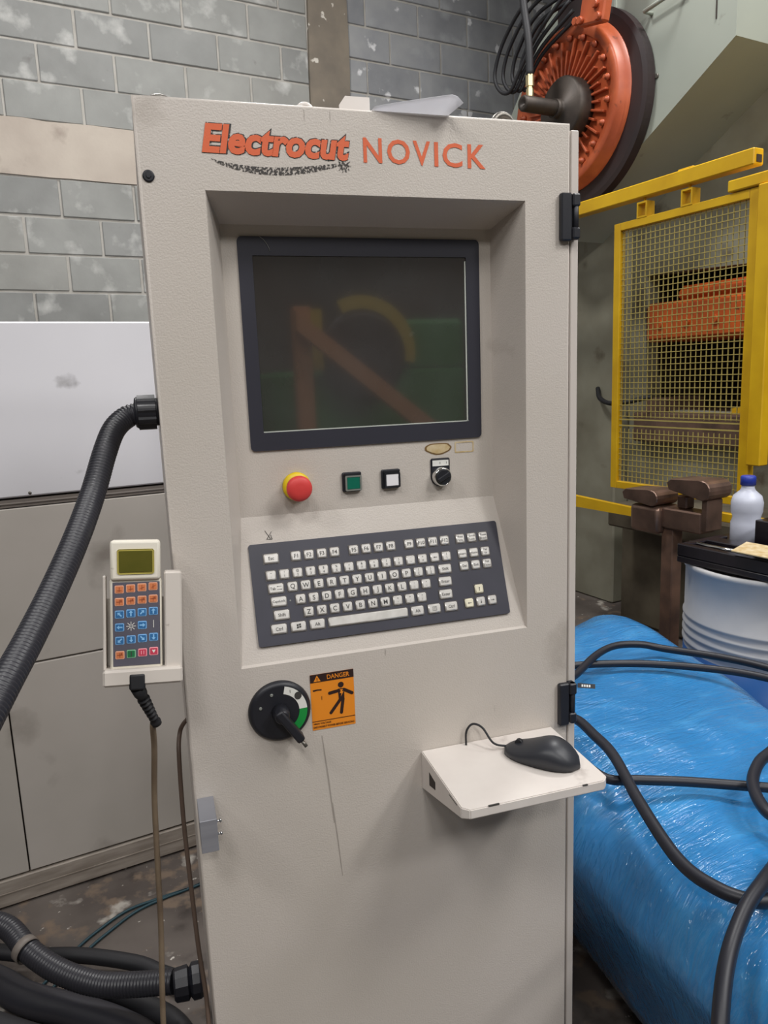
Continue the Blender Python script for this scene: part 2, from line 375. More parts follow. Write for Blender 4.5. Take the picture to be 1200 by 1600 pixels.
L_ = [(1.876+random.uniform(-.008, .008), 5.4*i/n) for i in range(n+1)]; R_ = [(2.146+random.uniform(-.008, .008), 5.4*i/n) for i in range(n+1)]
prism(bm, [(x, WY-.022, z) for x, z in L_] + [(x, WY-.022, z) for x, z in reversed(R_)], (0, .08, 0))
part('pilaster', bm, 'pilaster', wall)

# shop behind the photographer (seen only mirrored in the dark screen)
bm = new(); box(bm, (-5, -6.2, 0), (7, -6, 5.4)); solo('wall_front', bm, 'darkwall', None, None, kind='structure')
t = thing('green_press', (1.25, -3.6, 0), 'green machine with a yellow ring and orange beams, seen only mirrored in the dark screen', 'machine', cab=True)
bm = new(); box(bm, (.70, -4.2, 0), (1.95, -3.35, 1.50), .03); box(bm, (1.45, -4.2, 1.48), (1.95, -3.36, 1.80), .03); part('housing', bm, 'wgreen', t)
bm = new(); n = 26
for (r0, r1, q) in ((.26, .34, 0),):
    arc_ = [(-12+128*k/n) for k in range(n+1)]
    prism(bm, [(1.25+r1*math.cos(math.radians(a_)), -3.33, 1.60+r1*math.sin(math.radians(a_))) for a_ in arc_] + [(1.25+r0*math.cos(math.radians(a_)), -3.33, 1.60+r0*math.sin(math.radians(a_))) for a_ in reversed(arc_)], (0, .03, 0))
part('ring', bm, 'yellow_dull', t)
bm = new(); box(bm, (.93, -3.33, 1.50), (1.0, -3.28, 1.86)); part('upright', bm, 'yellow_dull', t)
bm = new(); lathe(bm, (1.25, -3.34, 1.58), (0, 1, 0), [(0, .27), (.05, .27), (.07, .24)], 32); part('disc', bm, 'belt', t)
bm = new(); box(bm, (.80, -3.22, 0), (.90, -3.12, 1.86), .005); part('post', bm, 'beam', t)
bm = new(); prism(bm, [(.80, -3.11, 1.83), (.80, -3.11, 1.72), (1.62, -3.11, 1.04), (1.70, -3.11, 1.10)], (0, .08, 0)); part('brace', bm, 'beam', t)

# ================================================================== LEFT MACHINE
FY = 1.167
t = thing('machine_enclosure', (-.2, 1.7, 0), 'large white and beige sheet-metal machine enclosure behind the control cabinet at left', 'machine')
bm = new(); box(bm, (-1.6, FY+.02, .02), (1.0, 2.7, 1.60)); part('body', bm, 'gap', t)
bm = new(); box(bm, (-1.6, FY, 1.166), (1.0, 2.7, 1.622), .004); part('upper_panel', bm, 'mach_up', t, 'cool white upper panel')
bm = new(); box(bm, (-1.6, FY+.004, 1.140), (1.0, FY+.03, 1.160)); cyl(bm, (-1.6, FY+.004, 1.150), (1.0, FY+.004, 1.150), .0035, 8); part('rail', bm, 'rail', t)
for x in (-.118, .028):
    bm = new(); lathe(bm, (x, FY+.001, 1.175), (0, -1, 0), [(0, .0045), (.002, .0045), (.004, .002)], 10); part('screw', bm, 'steel', t)
bm = new(); box(bm, (-1.6, FY, .706), (1.0, FY+.03, 1.137), .002); part('middle_panel', bm, 'mach_lo', t)
bm = new(); box(bm, (-.235, FY, .092), (1.0, FY+.03, .701), .002); part('lower_panel', bm, 'mach_lo', t)
bm = new(); box(bm, (-1.6, FY, .092), (-.239, FY+.03, .701), .002); part('lower_panel', bm, 'mach_lo', t)
bm = new(); box(bm, (-1.6, FY-.004, .006), (1.0, FY+.04, .086), .003); box(bm, (-1.6, FY-.006, .045), (1.0, FY-.003, .048)); part('skirt', bm, 'mach_base', t)

# ================================================================== CONTROL CABINET (cabinet frame)
K = .0751/.2109
ZL, ZI = 1.0303, 1.2412
xL, xR, zT = .0825, .5474, 1.6933
iL, iR, iT, D = .1051, .5247, 1.6662, .0751
cabi = thing('control_cabinet', (.32, .3, 0), 'tall cream machine control cabinet with recessed monitor and keyboard and orange lettering on top', 'cabinet', cab=True)
bm = new(); box(bm, (.0, .082, .10), (.64, .56, 1.797), .002)
for lo_, hi_ in (((.0, .026, .10), (.02, .084, 1.797)), ((.62, .026, .10), (.64, .084, 1.797)), ((.0, .026, 1.777), (.64, .084, 1.797)), ((.0, .026, .10), (.64, .084, .12))): box(bm, lo_, hi_)
box(bm, (.6262, .004, .10), (.64, .05, 1.797), .0015); box(bm, (.03, .05, 0), (.61, .53, .10)); part('body', bm, 'paint_plain', cabi)
# door with recess
bm = new()
def V(x, y, z): return bm.verts.new((x, y, z))
r = .0035
O = [V(0, 0+r, .12), V(.6234, r, .12), V(.6234, r, 1.8051), V(0, r, 1.8051)]
Of = [V(r, 0, .12+r), V(.6234-r, 0, .12+r), V(.6234-r, 0, 1.8051-r), V(r, 0, 1.8051-r)]
Ob = [V(0, .024, .12), V(.6234, .024, .12), V(.6234, .024, 1.8051), V(0, .024, 1.8051)]
H = [V(xL, 0, ZL), V(xR, 0, ZL), V(xR, 0, zT), V(xL, 0, zT)]
e = .004
H2 = [V(xL+e*.4, e, ZL+.003), V(xR-e*.4, e, ZL+.003), V(xR-e*.4, e, zT-e*.6), V(xL+e*.4, e, zT-e*.6)]
I = [V(iL, D, ZI), V(iR, D, ZI), V(iR, D, iT), V(iL, D, iT)]
qb = lambda a, b, i: bm.faces.new([a[i], a[(i+1) % 4], b[(i+1) % 4], b[i]])
for i in range(4):
    qb(Ob, O, i); qb(O, Of, i).smooth = True; qb(Of, H, i); 
    f = qb(H, H2, i)
bm.faces.new([H2[0], H2[1], I[1], I[0]]); bm.faces.new([H2[1], H2[2], I[2], I[1]]); bm.faces.new([H2[2], H2[3], I[3], I[2]]); bm.faces.new([H2[3], H2[0], I[0], I[3]])
bm.faces.new(I)
door = part('door', bm, 'paint', cabi)
bm = new(); lathe(bm, (.0127, .001, 1.7081), (0, -1, 0), [(0, .0075), (.0022, .0075), (.003, .006)], 20); lathe(bm, (.0127, -.0019, 1.7081), (0, -1, 0), [(0, .0035), (.0015, .0030)], 6); part('plug', bm, 'black', door, 'small black round plug')
# eye bolts on the roof
def eyebolt(x, y, dz_):
    bm = new(); z = 1.797
    lathe(bm, (x, y, z), (0, 0, 1), [(0, .014), (.006, .014), (.008, .008)], 16)
    ring = [(x+.020*math.cos(a), y+.004*math.cos(a), z+dz_+.020*math.sin(a)) for a in [2*PI*k/24 for k in range(25)]]
    tube(bm, ring, .0055, 8, raw=True); part('eye_bolt', bm, 'steel', cabi)
eyebolt(.039, .10, .019); eyebolt(.552, .08, .020)
# hinges
for (z0, z1) in ((1.6363, 1.7051), (.8502, .925)):
    bm = new(); h = z1-z0
    box(bm, (.603, -.010, z0), (.6215, .0, z1), .002); box(bm, (.6215, -.012, z0+.003), (.6345, .006, z0+h*.28), .002); box(bm, (.6215, -.012, z1-h*.28), (.6345, .006, z1-.001), .002)
    hg = part('hinge', bm, 'black', cabi)
    bm = new(); cyl(bm, (.629, -.006, z0+.002), (.629, -.006, z1-.001), .0045, 12); part('hinge_pin', bm, 'black', hg)
    bm = new(); box(bm, (.6255, -.003, z0+h*.28), (.634, .006, z1-h*.28), .001); part('knuckle', bm, 'black', hg)
# aluminium block at door edge + two screws
bm = new(); box(bm, (.0035, -.064, .7905), (.0275, .0, .8400), .0006); ab = part('latch_block', bm, 'alu', cabi, 'bare aluminium block on the door edge')
for z_ in (.826, .806):
    bm = new(); cyl(bm, (.0275, -.046, z_), (.032, -.046, z_), .0018, 8); lathe(bm, (.032, -.046, z_), (1, 0, 0), [(0, .0035), (.002, .003), (.003, .001)], 10); part('screw', bm, 'chrome', ab)
# lettering
def letter_part(fn, mats, parent, name='lettering', label=None): b_ = new(); fn(b_); return part(name, b_, mats, parent, label)
def logo(b_):
    T = plane_T((.1813, -.0010, 1.7563), (1, 0, -.012), (0, 0, 1))
    text(b_, 'Electrocut', T, .199, .0365, 0, .040, .20)
    T2 = plane_T((.1813+.0006, -.0006, 1.7563+.0003), (1, 0, -.012), (0, 0, 1))
    text(b_, 'Electrocut', T2, .197, .0355, 1, .066, .20, ref=.040)
letter_part(logo, ['orange_ink', 'black_worn'], door, label='orange italic lettering with worn black outline')
def swoosh(b_):
    n = 28; up = []; lo = []
    for i in range(n+1):
        s = i/n; x = .093+s*.180
        yl = 1.7325-.0165*math.sin(PI*min(1, s*1.02))**.75*(1-.35*s)+.001*s; th = .0078*math.sin(PI*s)**.6+.0004
        up.append((x, -.0006, yl+th*.7)); lo.append((x, -.0006, yl-th*.5))
    for i in range(n): flat(b_, [lo[i], lo[i+1], up[i+1], up[i]])
    star = []
    for k in range(20):
        a = 2*PI*k/20; rr = (.011 if k % 2 == 0 else .005)*random.uniform(.7, 1.1); star.append((.272+rr*math.cos(a), -.0007, 1.7305+rr*math.sin(a)))
    flat(b_, star)
letter_part(swoosh, 'swoosh', door, 'swoosh_print', 'worn black swoosh under the lettering')
def novick(b_):
    xs = [(.3000, .3270), (.3345, .3680), (.3725, .3985), (.4045, .4105), (.4170, .4475), (.4555, .4836)]
    for ch, (a, b2) in zip('NOVICK', xs): text(b_, ch, frontT((a+b2)/2, 1.7525-.0016*((a-.3)/.18), -.0007), b2-a, .0325, 0, .016)
letter_part(novick, 'orange_ink', door, label='plain orange capitals')

# monitor
MY = D
def rrect(x0, x1, z0, z1, y, r, n=5):
    out = []
    for (cx_, cz_, a0) in ((x1-r, z1-r, 0), (x0+r, z1-r, 90), (x0+r, z0+r, 180), (x1-r, z0+r, 270)):
        for k in range(n+1):
            a = math.radians(a0+90*k/n); out.append((cx_+r*math.cos(a), y, cz_+r*math.sin(a)))
    return out
def ring_prism(bm, outer, inner, d, mi=0):
    n = len(outer); d = Vector(d)
    A = [bm.verts.new(p) for p in outer]; B = [bm.verts.new(p) for p in inner]; A2 = [bm.verts.new(Vector(p)+d) for p in outer]; B2 = [bm.verts.new(Vector(p)+d) for p in inner]
    for i in range(n):
        j = (i+1) % n
        for q in ([A[i], A[j], B[j], B[i]], [A2[i], B2[i], B2[j], A2[j]], [A[i], A2[i], A2[j], A[j]], [B[i], B[j], B2[j], B2[i]]): bm.faces.new(q).material_index = mi
    return bm
mb = (.1275, .5040, 1.3408, 1.6500)
mo = (.1480, .4815, 1.3680, 1.6235)
bm = new(); ring_prism(bm, rrect(*mb, MY-.0028, .007), rrect(*mo, MY-.0028, .0012), (0, .0028, 0)); monitor = part('monitor', bm, 'bezel', cabi)
bm = new(); box(bm, (mo[0]-.002, MY-.0012, mo[2]-.002), (mo[1]+.002, MY-.0002, mo[3]+.002)); part('screen', bm, 'screen', monitor, 'dark reflecting screen')
bm = new()
box(bm, (mo[0], MY-.0026, mo[2]), (mo[1], MY-.0013, mo[2]+.0016)); box(bm, (mo[1]-.0028, MY-.0026, mo[2]), (mo[1]-.0008, MY-.0013, mo[3]-.006)); part('glass_edge', bm, 'glassedge', monitor)
bm = new(); tube(bm, [(.160, MY-.0034, 1.6497), (.166, MY-.0036, 1.645), (.172, MY-.0036, 1.636), (.174, MY-.0034, 1.630)], .0004, 5); part('thread', bm, 'grey_rim', monitor, 'pale loose thread')

# emergency stop
bm = new(); lathe(bm, (.193, MY, 1.2835), (0, -1, 0), [(0, .0218), (.006, .0218), (.008, .0195), (.010, .0150)], 32); es = part('emergency_stop', bm, 'yellow', cabi, 'yellow collar with red cap')
bm = new(); lathe(bm, (.1915, MY-.010, 1.2838), (0, -1, 0), [(0, .010), (.013, .010), (.016, .0185), (.024, .0196), (.028, .0185), (.0305, .015), (.0315, .008), (.0318, 0)], 32, caps=False); part('cap', bm, 'red', es)
# push buttons
for (cx_, lensm, nm) in ((.2805, 'green_lens', 'green push button'), (.3445, 'white_lens', 'white push button')):
    cz_ = 1.2838
    bm = new(); box(bm, (cx_-.0155, MY-.005, cz_-.0155), (cx_+.0155, MY, cz_+.0155), .0025, seg=2); box(bm, (cx_-.013, MY-.0085, cz_+.0095), (cx_+.015, MY-.005, cz_+.0155), .0015)
    pb = part('push_button', bm, 'black', cabi, nm)
    bm = new(); ring_prism(bm, rrect(cx_-.0112, cx_+.0148, cz_-.0135, cz_+.0105, MY-.009, .0015), rrect(cx_-.0088, cx_+.0122, cz_-.0112, cz_+.0080, MY-.009, .001), (0, .004, 0)); part('rim', bm, 'grey_rim' if 'green' in nm else 'black', pb)
    bm = new(); box(bm, (cx_-.0088, MY-.0085, cz_-.0112), (cx_+.0122, MY-.004, cz_+.0080), .0008); part('lens', bm, lensm, pb)
# selector
sx, sz = .4302, 1.2855
bm = new(); box(bm, (.4140, MY-.003, 1.2760), (.4468, MY, 1.3110), .002); lathe(bm, (sx, MY, 1.2815), (0, -1, 0), [(0, .0165), (.003, .0165)], 28); sw = part('selector_switch', bm, 'black', cabi)
bm = new(); box(bm, (.4165, MY-.0038, 1.2985), (.4442, MY-.003, 1.3078)); box(bm, (.4290, MY-.0041, 1.3015), (.4298, MY-.0038, 1.3050), mi=1); box(bm, (.4400, MY-.0041, 1.3015), (.4406, MY-.0038, 1.3050), mi=1); part('legend', bm, ['white_ink', 'ink'], sw)
bm = new(); lathe(bm, (sx, MY-.003, sz-.004), (0, -1, 0), [(0, .0155), (.010, .0152), (.0125, .0138), (.013, .0128), (.010, .0126)], 28, caps=False); part('rim', bm, 'chrome', sw)
bm = new(); lathe(bm, (sx, MY-.003, sz-.004), (0, -1, 0), [(0, .0126), (.0125, .0126), (.0145, .0115)], 28); box(bm, (sx-.0115, MY-.0215, sz-.0075), (sx+.0115, MY-.017, sz-.0005), .001, T=Matrix.Translation((sx, 0, sz-.004)) @ Matrix.Rotation(-.5, 4, 'Y') @ Matrix.Translation((-sx, 0, -(sz-.004)))); part('knob', bm, 'black', sw)
# label residue
bm = new()
pr = [(.405+.046*(.5+.5*math.cos(a))+random.uniform(-.001, .001), MY-.0008, 1.3268+.0095*math.sin(a)*(1+.12*math.sin(3*a))) for a in [2*PI*k/26 for k in range(26)]]
flat(bm, [(p[0], MY-.0005, p[2]) for p in pr], 1); flat(bm, [(.428+(p[0]-.428)*.86, MY-.0010, 1.3268+(p[2]-1.3268)*.80) for p in pr], 0); part('label_residue', bm, ['residue', 'residue2'], cabi, 'brown glue mark of a lost label')
bm = new(); ring_prism(bm, rrect(.457, .4905, 1.3175, 1.3355, MY-.0006, .002), rrect(.459, .4885, 1.3195, 1.3335, MY-.0006, .002), (0, .0004, 0)); part('label_residue', bm, 'residue', cabi, 'faint outline of a lost label')

# keyboard on the sloping face : local coordinates (x, s)
cs = math.sqrt(1+K*K); SL = Vector((0, K/cs, 1/cs)); NO = Vector((0, -1/cs, K/cs))
def W(x, s, h=0): return Vector((x, 0, ZL)) + SL*s + NO*h
def slab(bm, x0, x1, s0, s1, h0, h1, bev=0, mi=0, inset=0):
    q = [(x0, s0), (x1, s0), (x1, s1), (x0, s1)]; i_ = inset; q2 = [(x0+i_, s0+i_), (x1-i_, s0+i_), (x1-i_, s1-i_), (x0+i_, s1-i_)]
    a = [bm.verts.new(W(x, s, h0)) for x, s in q]; b = [bm.verts.new(W(x, s, h1)) for x, s in q2]
    fs = [bm.faces.new(a[::-1]), bm.faces.new(b)] + [bm.faces.new([a[k], a[(k+1) % 4], b[(k+1) % 4], b[k]]) for k in range(4)]
    _mat(fs, mi)
    if bev:
        rr = bmesh.ops.bevel(bm, geom=list({e for f in fs for e in f.edges}), offset=bev, segments=2, affect='EDGES'); _mat(rr['faces'], mi, True)
bm = new()
rp = rrect(.1112, .5212, .0272, .1812, 0, .004)
prism(bm, [W(p[0], p[2], .0018) for p in rp], NO*-.0016)
kb = part('keyboard', bm, 'plate', cabi, 'dark grey keyboard plate with steel keys')
def key(x, s, wd, legend, cream=False, hh=.0148, size=None, two=None):
    bm = new()
    slab(bm, x-wd/2-.0008, x+wd/2+.0008, s-hh/2-.0008, s+hh/2+.0008, .0018, .0024, mi=1)
    slab(bm, x-wd/2, x+wd/2, s-hh/2, s+hh/2, .0020, .0052, .0013, 0, inset=.0008)
    T = lambda dx, ds: plane_T(W(x+dx, s+ds, .0054), (1, 0, 0), SL)
    def put(tx, dx, ds, h):
        gv = glyphs(tx, .012)[0]; gw = max(v.x for v in gv)-min(v.x for v in gv); gh = max(v.y for v in gv)-min(v.y for v in gv); cap = .72 if len(tx) == 1 else gh
        text(bm, tx, T(dx, ds), min(h*gw/cap*.95, wd*.8), h*gh/cap, 2, .012)
    if legend == 'tab': put('Tab', -.005, 0, .0042); 
    if legend in ('tab',):
        for ds, sg in ((.0025, -1), (-.0020, 1)):
            bmx = [(x+.0015, s+ds-.0003), (x+.0085, s+ds-.0003), (x+.0085, s+ds+.0003), (x+.0015, s+ds+.0003)]; flat(bm, [W(a, b, .0054) for a, b in bmx], 2)
            tip = x+.0010 if sg < 0 else x+.0090; flat(bm, [W(tip, s+ds, .0054), W(tip-sg*.002, s+ds-.001, .0054), W(tip-sg*.002, s+ds+.001, .0054)], 2)
    elif legend == 'win':
        for a in (0, 1):
            for b in (0, 1): flat(bm, [W(x-.003+a*.0036+u*.0030, s-.003+b*.0034+v*.0028+.0006*(a+u), .0054) for u, v in ((0, 0), (1, 0), (1, 1), (0, 1))], 2)
    elif legend == 'menu':
        ring = [(x-.0035, -.0032), (x+.0035, -.0032), (x+.0035, .0032), (x-.0035, .0032)]
        for (a0, b0, a1, b1) in ((-.0035, -.0032, .0035, -.0026), (-.0035, .0026, .0035, .0032), (-.0035, -.0032, -.0030, .0032), (.0030, -.0032, .0035, .0032), (-.002, -.0012, .002, -.0006), (-.002, .0006, .002, .0012)):
            flat(bm, [W(x+a0, s+b0, .0054), W(x+a1, s+b0, .0054), W(x+a1, s+b1, .0054), W(x+a0, s+b1, .0054)], 2)
    elif legend in ('up', 'down', 'left', 'right'):
        dx, ds = {'up': (0, 1), 'down': (0, -1), 'left': (-1, 0), 'right': (1, 0)}[legend]; px, ps = -ds, dx
        q = [(-.004, -.0004), (.001, -.0004), (.001, -.0014), (.004, 0), (.001, .0014), (.001, .0004), (-.004, .0004)]
        flat(bm, [W(x+a*dx*.8+b*px, s+a*ds*.8+b*ps, .0054) for a, b in q], 2)
    elif two: put(two[0], 0, .0031, .0036); put(two[1], 0, -.0026, .0036)
    elif legend: put(legend, 0, 0, size or .0072)
    part('key', bm, ['key_cream' if cream else 'key', 'key_dark', 'ink'], kb)
PX = .02027
R1, R2, R3, R4, R5, R6 = .1572, .1315, .1113, .0912, .0709, .0506
key(.1433, R1, .0232, 'Esc', size=.0050)
for i in range(4): key(.1814+PX*i, R1, .0152, 'F%d' % (i+1), size=.0062)
for i in range(4): key(.2730+PX*i, R1, .0152, 'F%d' % (i+5), size=.0062)
for i in range(4): key(.3645+PX*i, R1, .0152, 'F%d' % (i+9), size=.0058)
for i, tw in enumerate((('Print', 'Scrn'), ('Scroll', 'Lock'), ('Pause', 'Break'))): key(.4527+PX*i, R1, .0152, '', two=tw)
for i, tw in enumerate((('~', '`'), ('!', '1'), ('@', '2'), ('#', '3'), ('$', '4'), ('%', '5'), ('^', '6'), ('&', '7'), ('*', '8'), ('(', '9'), (')', '0'), ('_', '-'), ('+', '='))): key(.1404+PX*i, R2, .0152, '', two=tw)
key(.4040+.0005, R2, .0152, 'left'); key(.4246, R2, .0152, '', two=('|', '\\'))
for i, c in enumerate('QWERTYUIOP'): key(.1710+PX*i, R3, .0152, c)
key(.1457, R3, .0236, 'tab')
key(.1710+PX*10, R3, .0152, '', two=('{', '[')); key(.1710+PX*11, R3, .0152, '', two=('}', ']')); key(.4186+.0004, R3, .0222, 'Shift', size=.0048)
key(.1479, R4, .0236, 'CapsLock', size=.0048)
for i, c in enumerate('ASDFGHJKL'): key(.1810+PX*i, R4, .0152, c)
key(.1810+PX*9, R4, .0152, '', two=(':', ';')); key(.1810+PX*10, R4, .0152, '', two=('"', "'")); key(.4164, R4, .0222, 'Enter', size=.0048)
key(.1500, R5, .0236, 'Shift', size=.0050)
for i, c in enumerate('ZXCVBNM'): key(.1911+PX*i, R5, .0152, c)
for i, tw in enumerate((('<', ','), ('>', '.'), ('?', '/'))): key(.1911+PX*(7+i), R5, .0152, '', two=tw)
key(.4143, R5, .0222, 'Enter', size=.0048)
key(.1436, R6, .0236, 'Ctrl', size=.0052); key(.1730, R6, .0232, 'win'); key(.2020, R6, .0232, 'Alt', size=.0050)
key(.2830, R6, .1280, '')
key(.3631, R6, .0212, 'Alt', size=.0050); key(.3914, R6, .0212, 'menu'); key(.4202, R6, .0216, 'Ctrl', size=.0050)
for i, tw in enumerate((('', 'Insert'), ('', 'Home'), ('Page', 'Up'))): key(.4527+PX*i, R2+.0008, .0152, tw[1] if not tw[0] else '', two=tw if tw[0] else None, size=.0036)
for i, tw in enumerate((('', 'Del'), ('', 'End'), ('Page', 'Down'))): key(.4527+PX*i, R3+.0010, .0152, tw[1] if not tw[0] else '', two=tw if tw[0] else None, size=.0040)
key(.4722, .0727, .0152, 'up', True); key(.4518, .0521, .0152, 'left', True); key(.4721, .0523, .0152, 'down'); key(.4924, .0525, .0152, 'right')
bm = new(); o = W(.1653, .0909, .0016); lathe(bm, o, NO, [(0, .0014), (.0008, .0012)], 10); part('indicator', bm, 'grey_rim', kb)
# pen scribble above the keyboard
bm = new()
for a, b in (((.139, .201), (.147, .187)), ((.149, .199), (.141, .188)), ((.140, .188), (.149, .187)), ((.147, .194), (.149, .187))): tube(bm, [W(a[0], a[1], .0002), W(b[0], b[1], .0002)], .0004, 4, raw=True)
part('pen_mark', bm, 'ink', door, 'small black pen scribble')
# thin dirt drip lines on the door
for (x, z0, z1, w_, dx_) in ((.196, .905, .755, .0022, .012), (.207, .79, .66, .0016, .010), (.2195, 1.800, 1.785, .0006, 0), (.255, 1.800, 1.786, .0006, 0), (.303, 1.030, 1.018, .0008, 0), (.487, .905, .893, .0005, 0)):
    bm = new(); flat(bm, [(x, -.0005, z0), (x+w_*.5, -.0005, z0), (x+w_+dx_*.5, -.0005, (z0+z1)/2), (x+dx_+w_*.4, -.0005, z1), (x+dx_, -.0005, z1), (x+dx_*.5, -.0005, (z0+z1)/2)])
    part('drip_mark', bm, 'drip', door)

# rotary main switch
dx, dz, dr = .1345, .9572, .0462
bm = new(); lathe(bm, (dx, 0, dz), (0, -1, 0), [(0, dr+.001), (.004, dr), (.007, dr-.003), (.0078, dr-.006)], 56); rs = part('main_switch', bm, 'black', cabi, 'black round rotary main switch')
bm = new()
def arc(a0, a1, r0, r1, mi):
    n = 14
    for k in range(n):
        p = [math.radians(a0+(a1-a0)*(k+q)/n) for q in (0, 1)]
        flat(bm, [(dx+r1*math.cos(p[0]), -.0083, dz+r1*math.sin(p[0])), (dx+r1*math.cos(p[1]), -.0083, dz+r1*math.sin(p[1])), (dx+r0*math.cos(p[1]), -.0083, dz+r0*math.sin(p[1])), (dx+r0*math.cos(p[0]), -.0083, dz+r0*math.sin(p[0]))], mi)
arc(78, 2, .0285, .0405, 0); arc(2, -52, .0285, .0405, 1)
flat(bm, [(dx+.0275+.0055*math.cos(a), -.0087, dz+.0225+.0062*math.sin(a)) for a in [2*PI*k/16 for k in range(16)]], 2)
text(bm, 'I', frontT(dx+.016, dz+.031, -.0087), .0007, .005, 2)
part('position_ring', bm, ['white_ink', 'green_ink', 'ink'], rs, 'white and green position ring')
for a in (112, 160):
    bm = new(); lathe(bm, (dx+.031*math.cos(math.radians(a)), -.0075, dz+.031*math.sin(math.radians(a))), (0, -1, 0), [(0, .0028), (.0015, .002)], 8); part('rivet', bm, 'grey_rim', rs)
bm = new(); lathe(bm, (dx+.000, -.0075, dz), (0, -1, 0), [(0, .014), (.014, .012), (.020, .0105), (.022, .008)], 24)
HT = Matrix.Translation((dx, 0, dz)) @ Matrix.Rotation(math.radians(-33), 4, 'Y') @ Matrix.Translation((-dx, 0, -dz))
box(bm, (dx-.0065, -.034, dz-.048), (dx+.0065, -.012, dz+.012), .003, T=HT, seg=2)
bmh = bm; part('handle', bm, 'black', rs)
bm = new(); p = HT @ Vector((dx, -.030, dz-.048)); q = HT @ Vector((dx, -.033, dz-.058)); cyl(bm, p, q, .0028, 10); part('pin', bm, 'steel', rs)

# danger sticker
bm = new(); flat(bm, [(.1828, -.0006, .9155), (.2505, -.0006, .9155), (.2508, -.0006, 1.0056), (.1828, -.0006, 1.0050)]); ds_ = part('warning_sticker', bm, 'sticker', cabi, 'orange danger sticker')
bm = new(); y = -.0010
flat(bm, [(.1828, y, .9922), (.2508, y, .9926), (.2508, y, 1.0056), (.1828, y, 1.0050)], 0)
flat(bm, [(.1880, y-.0003, .9937), (.1990, y-.0003, .9937), (.1935, y-.0003, 1.0035)], 1)
text(bm, '!', frontT(.1935, .9972, y-.0006), .0012, .0058, 0, .02)
text(bm, 'DANGER', frontT(.2265, .9988, y-.0003), .0350, .0074, 1, .012)
# falling man
def limb(x0, z0, x1, z1, w_): 
    d_ = Vector((x1-x0, 0, z1-z0)).normalized(); n_ = Vector((-d_.z, 0, d_.x))*w_/2; a = Vector((x0, y, z0)); b = Vector((x1, y, z1)); pts = []
    for k in range(7): t_ = PI/2+PI*k/6; pts.append(a + n_*math.sin(t_) + d_*w_/2*math.cos(t_))
    for k in range(7): t_ = -PI/2+PI*k/6; pts.append(b + n_*math.sin(t_) + d_*w_/2*math.cos(t_))
    flat(bm, pts, 0)
flat(bm, [(.2300+.0046*math.cos(a), y, .9830+.0046*math.sin(a)) for a in [2*PI*k/20 for k in range(20)]], 0)
limb(.2120, .9720, .2300, .9745, .0052); limb(.2345, .9745, .2470, .9670, .0052)
flat(bm, [(.2250, y-.0001, .9770), (.2350, y-.0001, .9770), (.2345, y-.0001, .9580), (.2260, y-.0001, .9580)], 0)
limb(.2280, .9590, .2125, .9400, .0050); limb(.2325, .9600, .2290, .9380, .0050)
flat(bm, [(.2275, y-.0004, .9755), (.2330, y-.0004, .9755), (.2312, y-.0004, .9722), (.2338, y-.0004, .9722), (.2292, y-.0004, .9640), (.2303, y-.0004, .9695), (.2276, y-.0004, .9695), (.2296, y-.0004, .9737)], 1)
flat(bm, [(.1860, y, .9805), (.1930, y, .9812), (.2000, y, .9805), (.1995, y, .9785), (.1930, y, .9790), (.1870, y, .9780)], 0)
flat(bm, [(.1990, y, .9690), (.2000, y, .9690), (.1998, y, .9630), (.1992, y, .9630)], 0)
flat(bm, [(.1828, y, .9290), (.2505, y, .9292), (.2505, y, .9302), (.1828, y, .9300)], 0)
text(bm, 'HIGH VOLTAGE', frontT(.1985, .9255, y), .0270, .0030, 0, .02); text(bm, 'DISCONNECT POWER BEFORE SERVICING', frontT(.2165, .9200, y), .0640, .0032, 0, .02)
part('print', bm, ['sticker_ink', 'sticker'], ds_)

# mouse shelf
bm = new(); x0, x1 = .3569, .5918
def P3(y_, z_): return [(x0, y_, z_)]
prof = [(0, .8487), (-.174, .8430), (-.174, .8285), (0, .7830)]
rc = .010
top = [(x0, 0, .8487), (x0, -.164, .8433), (x0+rc, -.174, .8430), (x1-rc, -.174, .8440), (x1, -.164, .8445), (x1, 0, .8487)]
zb = {0: .7830, 1: .8262, 2: .8285, 3: .8290, 4: .8275, 5: .7830}
bot = [(p[0], p[1], zb[i]) for i, p in enumerate(top)]
A = [bm.verts.new(p) for p in top]; B = [bm.verts.new(p) for p in bot]
bm.faces.new(A); bm.faces.new([B[i] for i in (5, 4, 3, 2, 1, 0)])
for i in range(6): bm.faces.new([A[i], B[i], B[(i+1) % 6], A[(i+1) % 6]])
r_ = bmesh.ops.bevel(bm, geom=list(bm.edges), offset=.0014, segments=2, affect='EDGES')
sh = part('mouse_shelf', bm, 'white_paint', cabi, 'white wedge-shaped shelf on the door')
bm = new(); prism(bm, [(x0-.0004, -.036, .8300), (x0-.0004, -.062, .8270), (x0-.0004, -.062, .8140), (x0-.0004, -.036, .8080)], (.0012, 0, 0)); part('slot', bm, 'gap', sh)
bm = new()
for (a, b) in ((.395, .4115), (.546, .554)): box(bm, (a, -.1746, .8425), (b, -.1722, .8440))
box(bm, (x0-.0004, -.150, .8385), (x0+.001, -.120, .8396)); part('chip', bm, 'ink', sh)
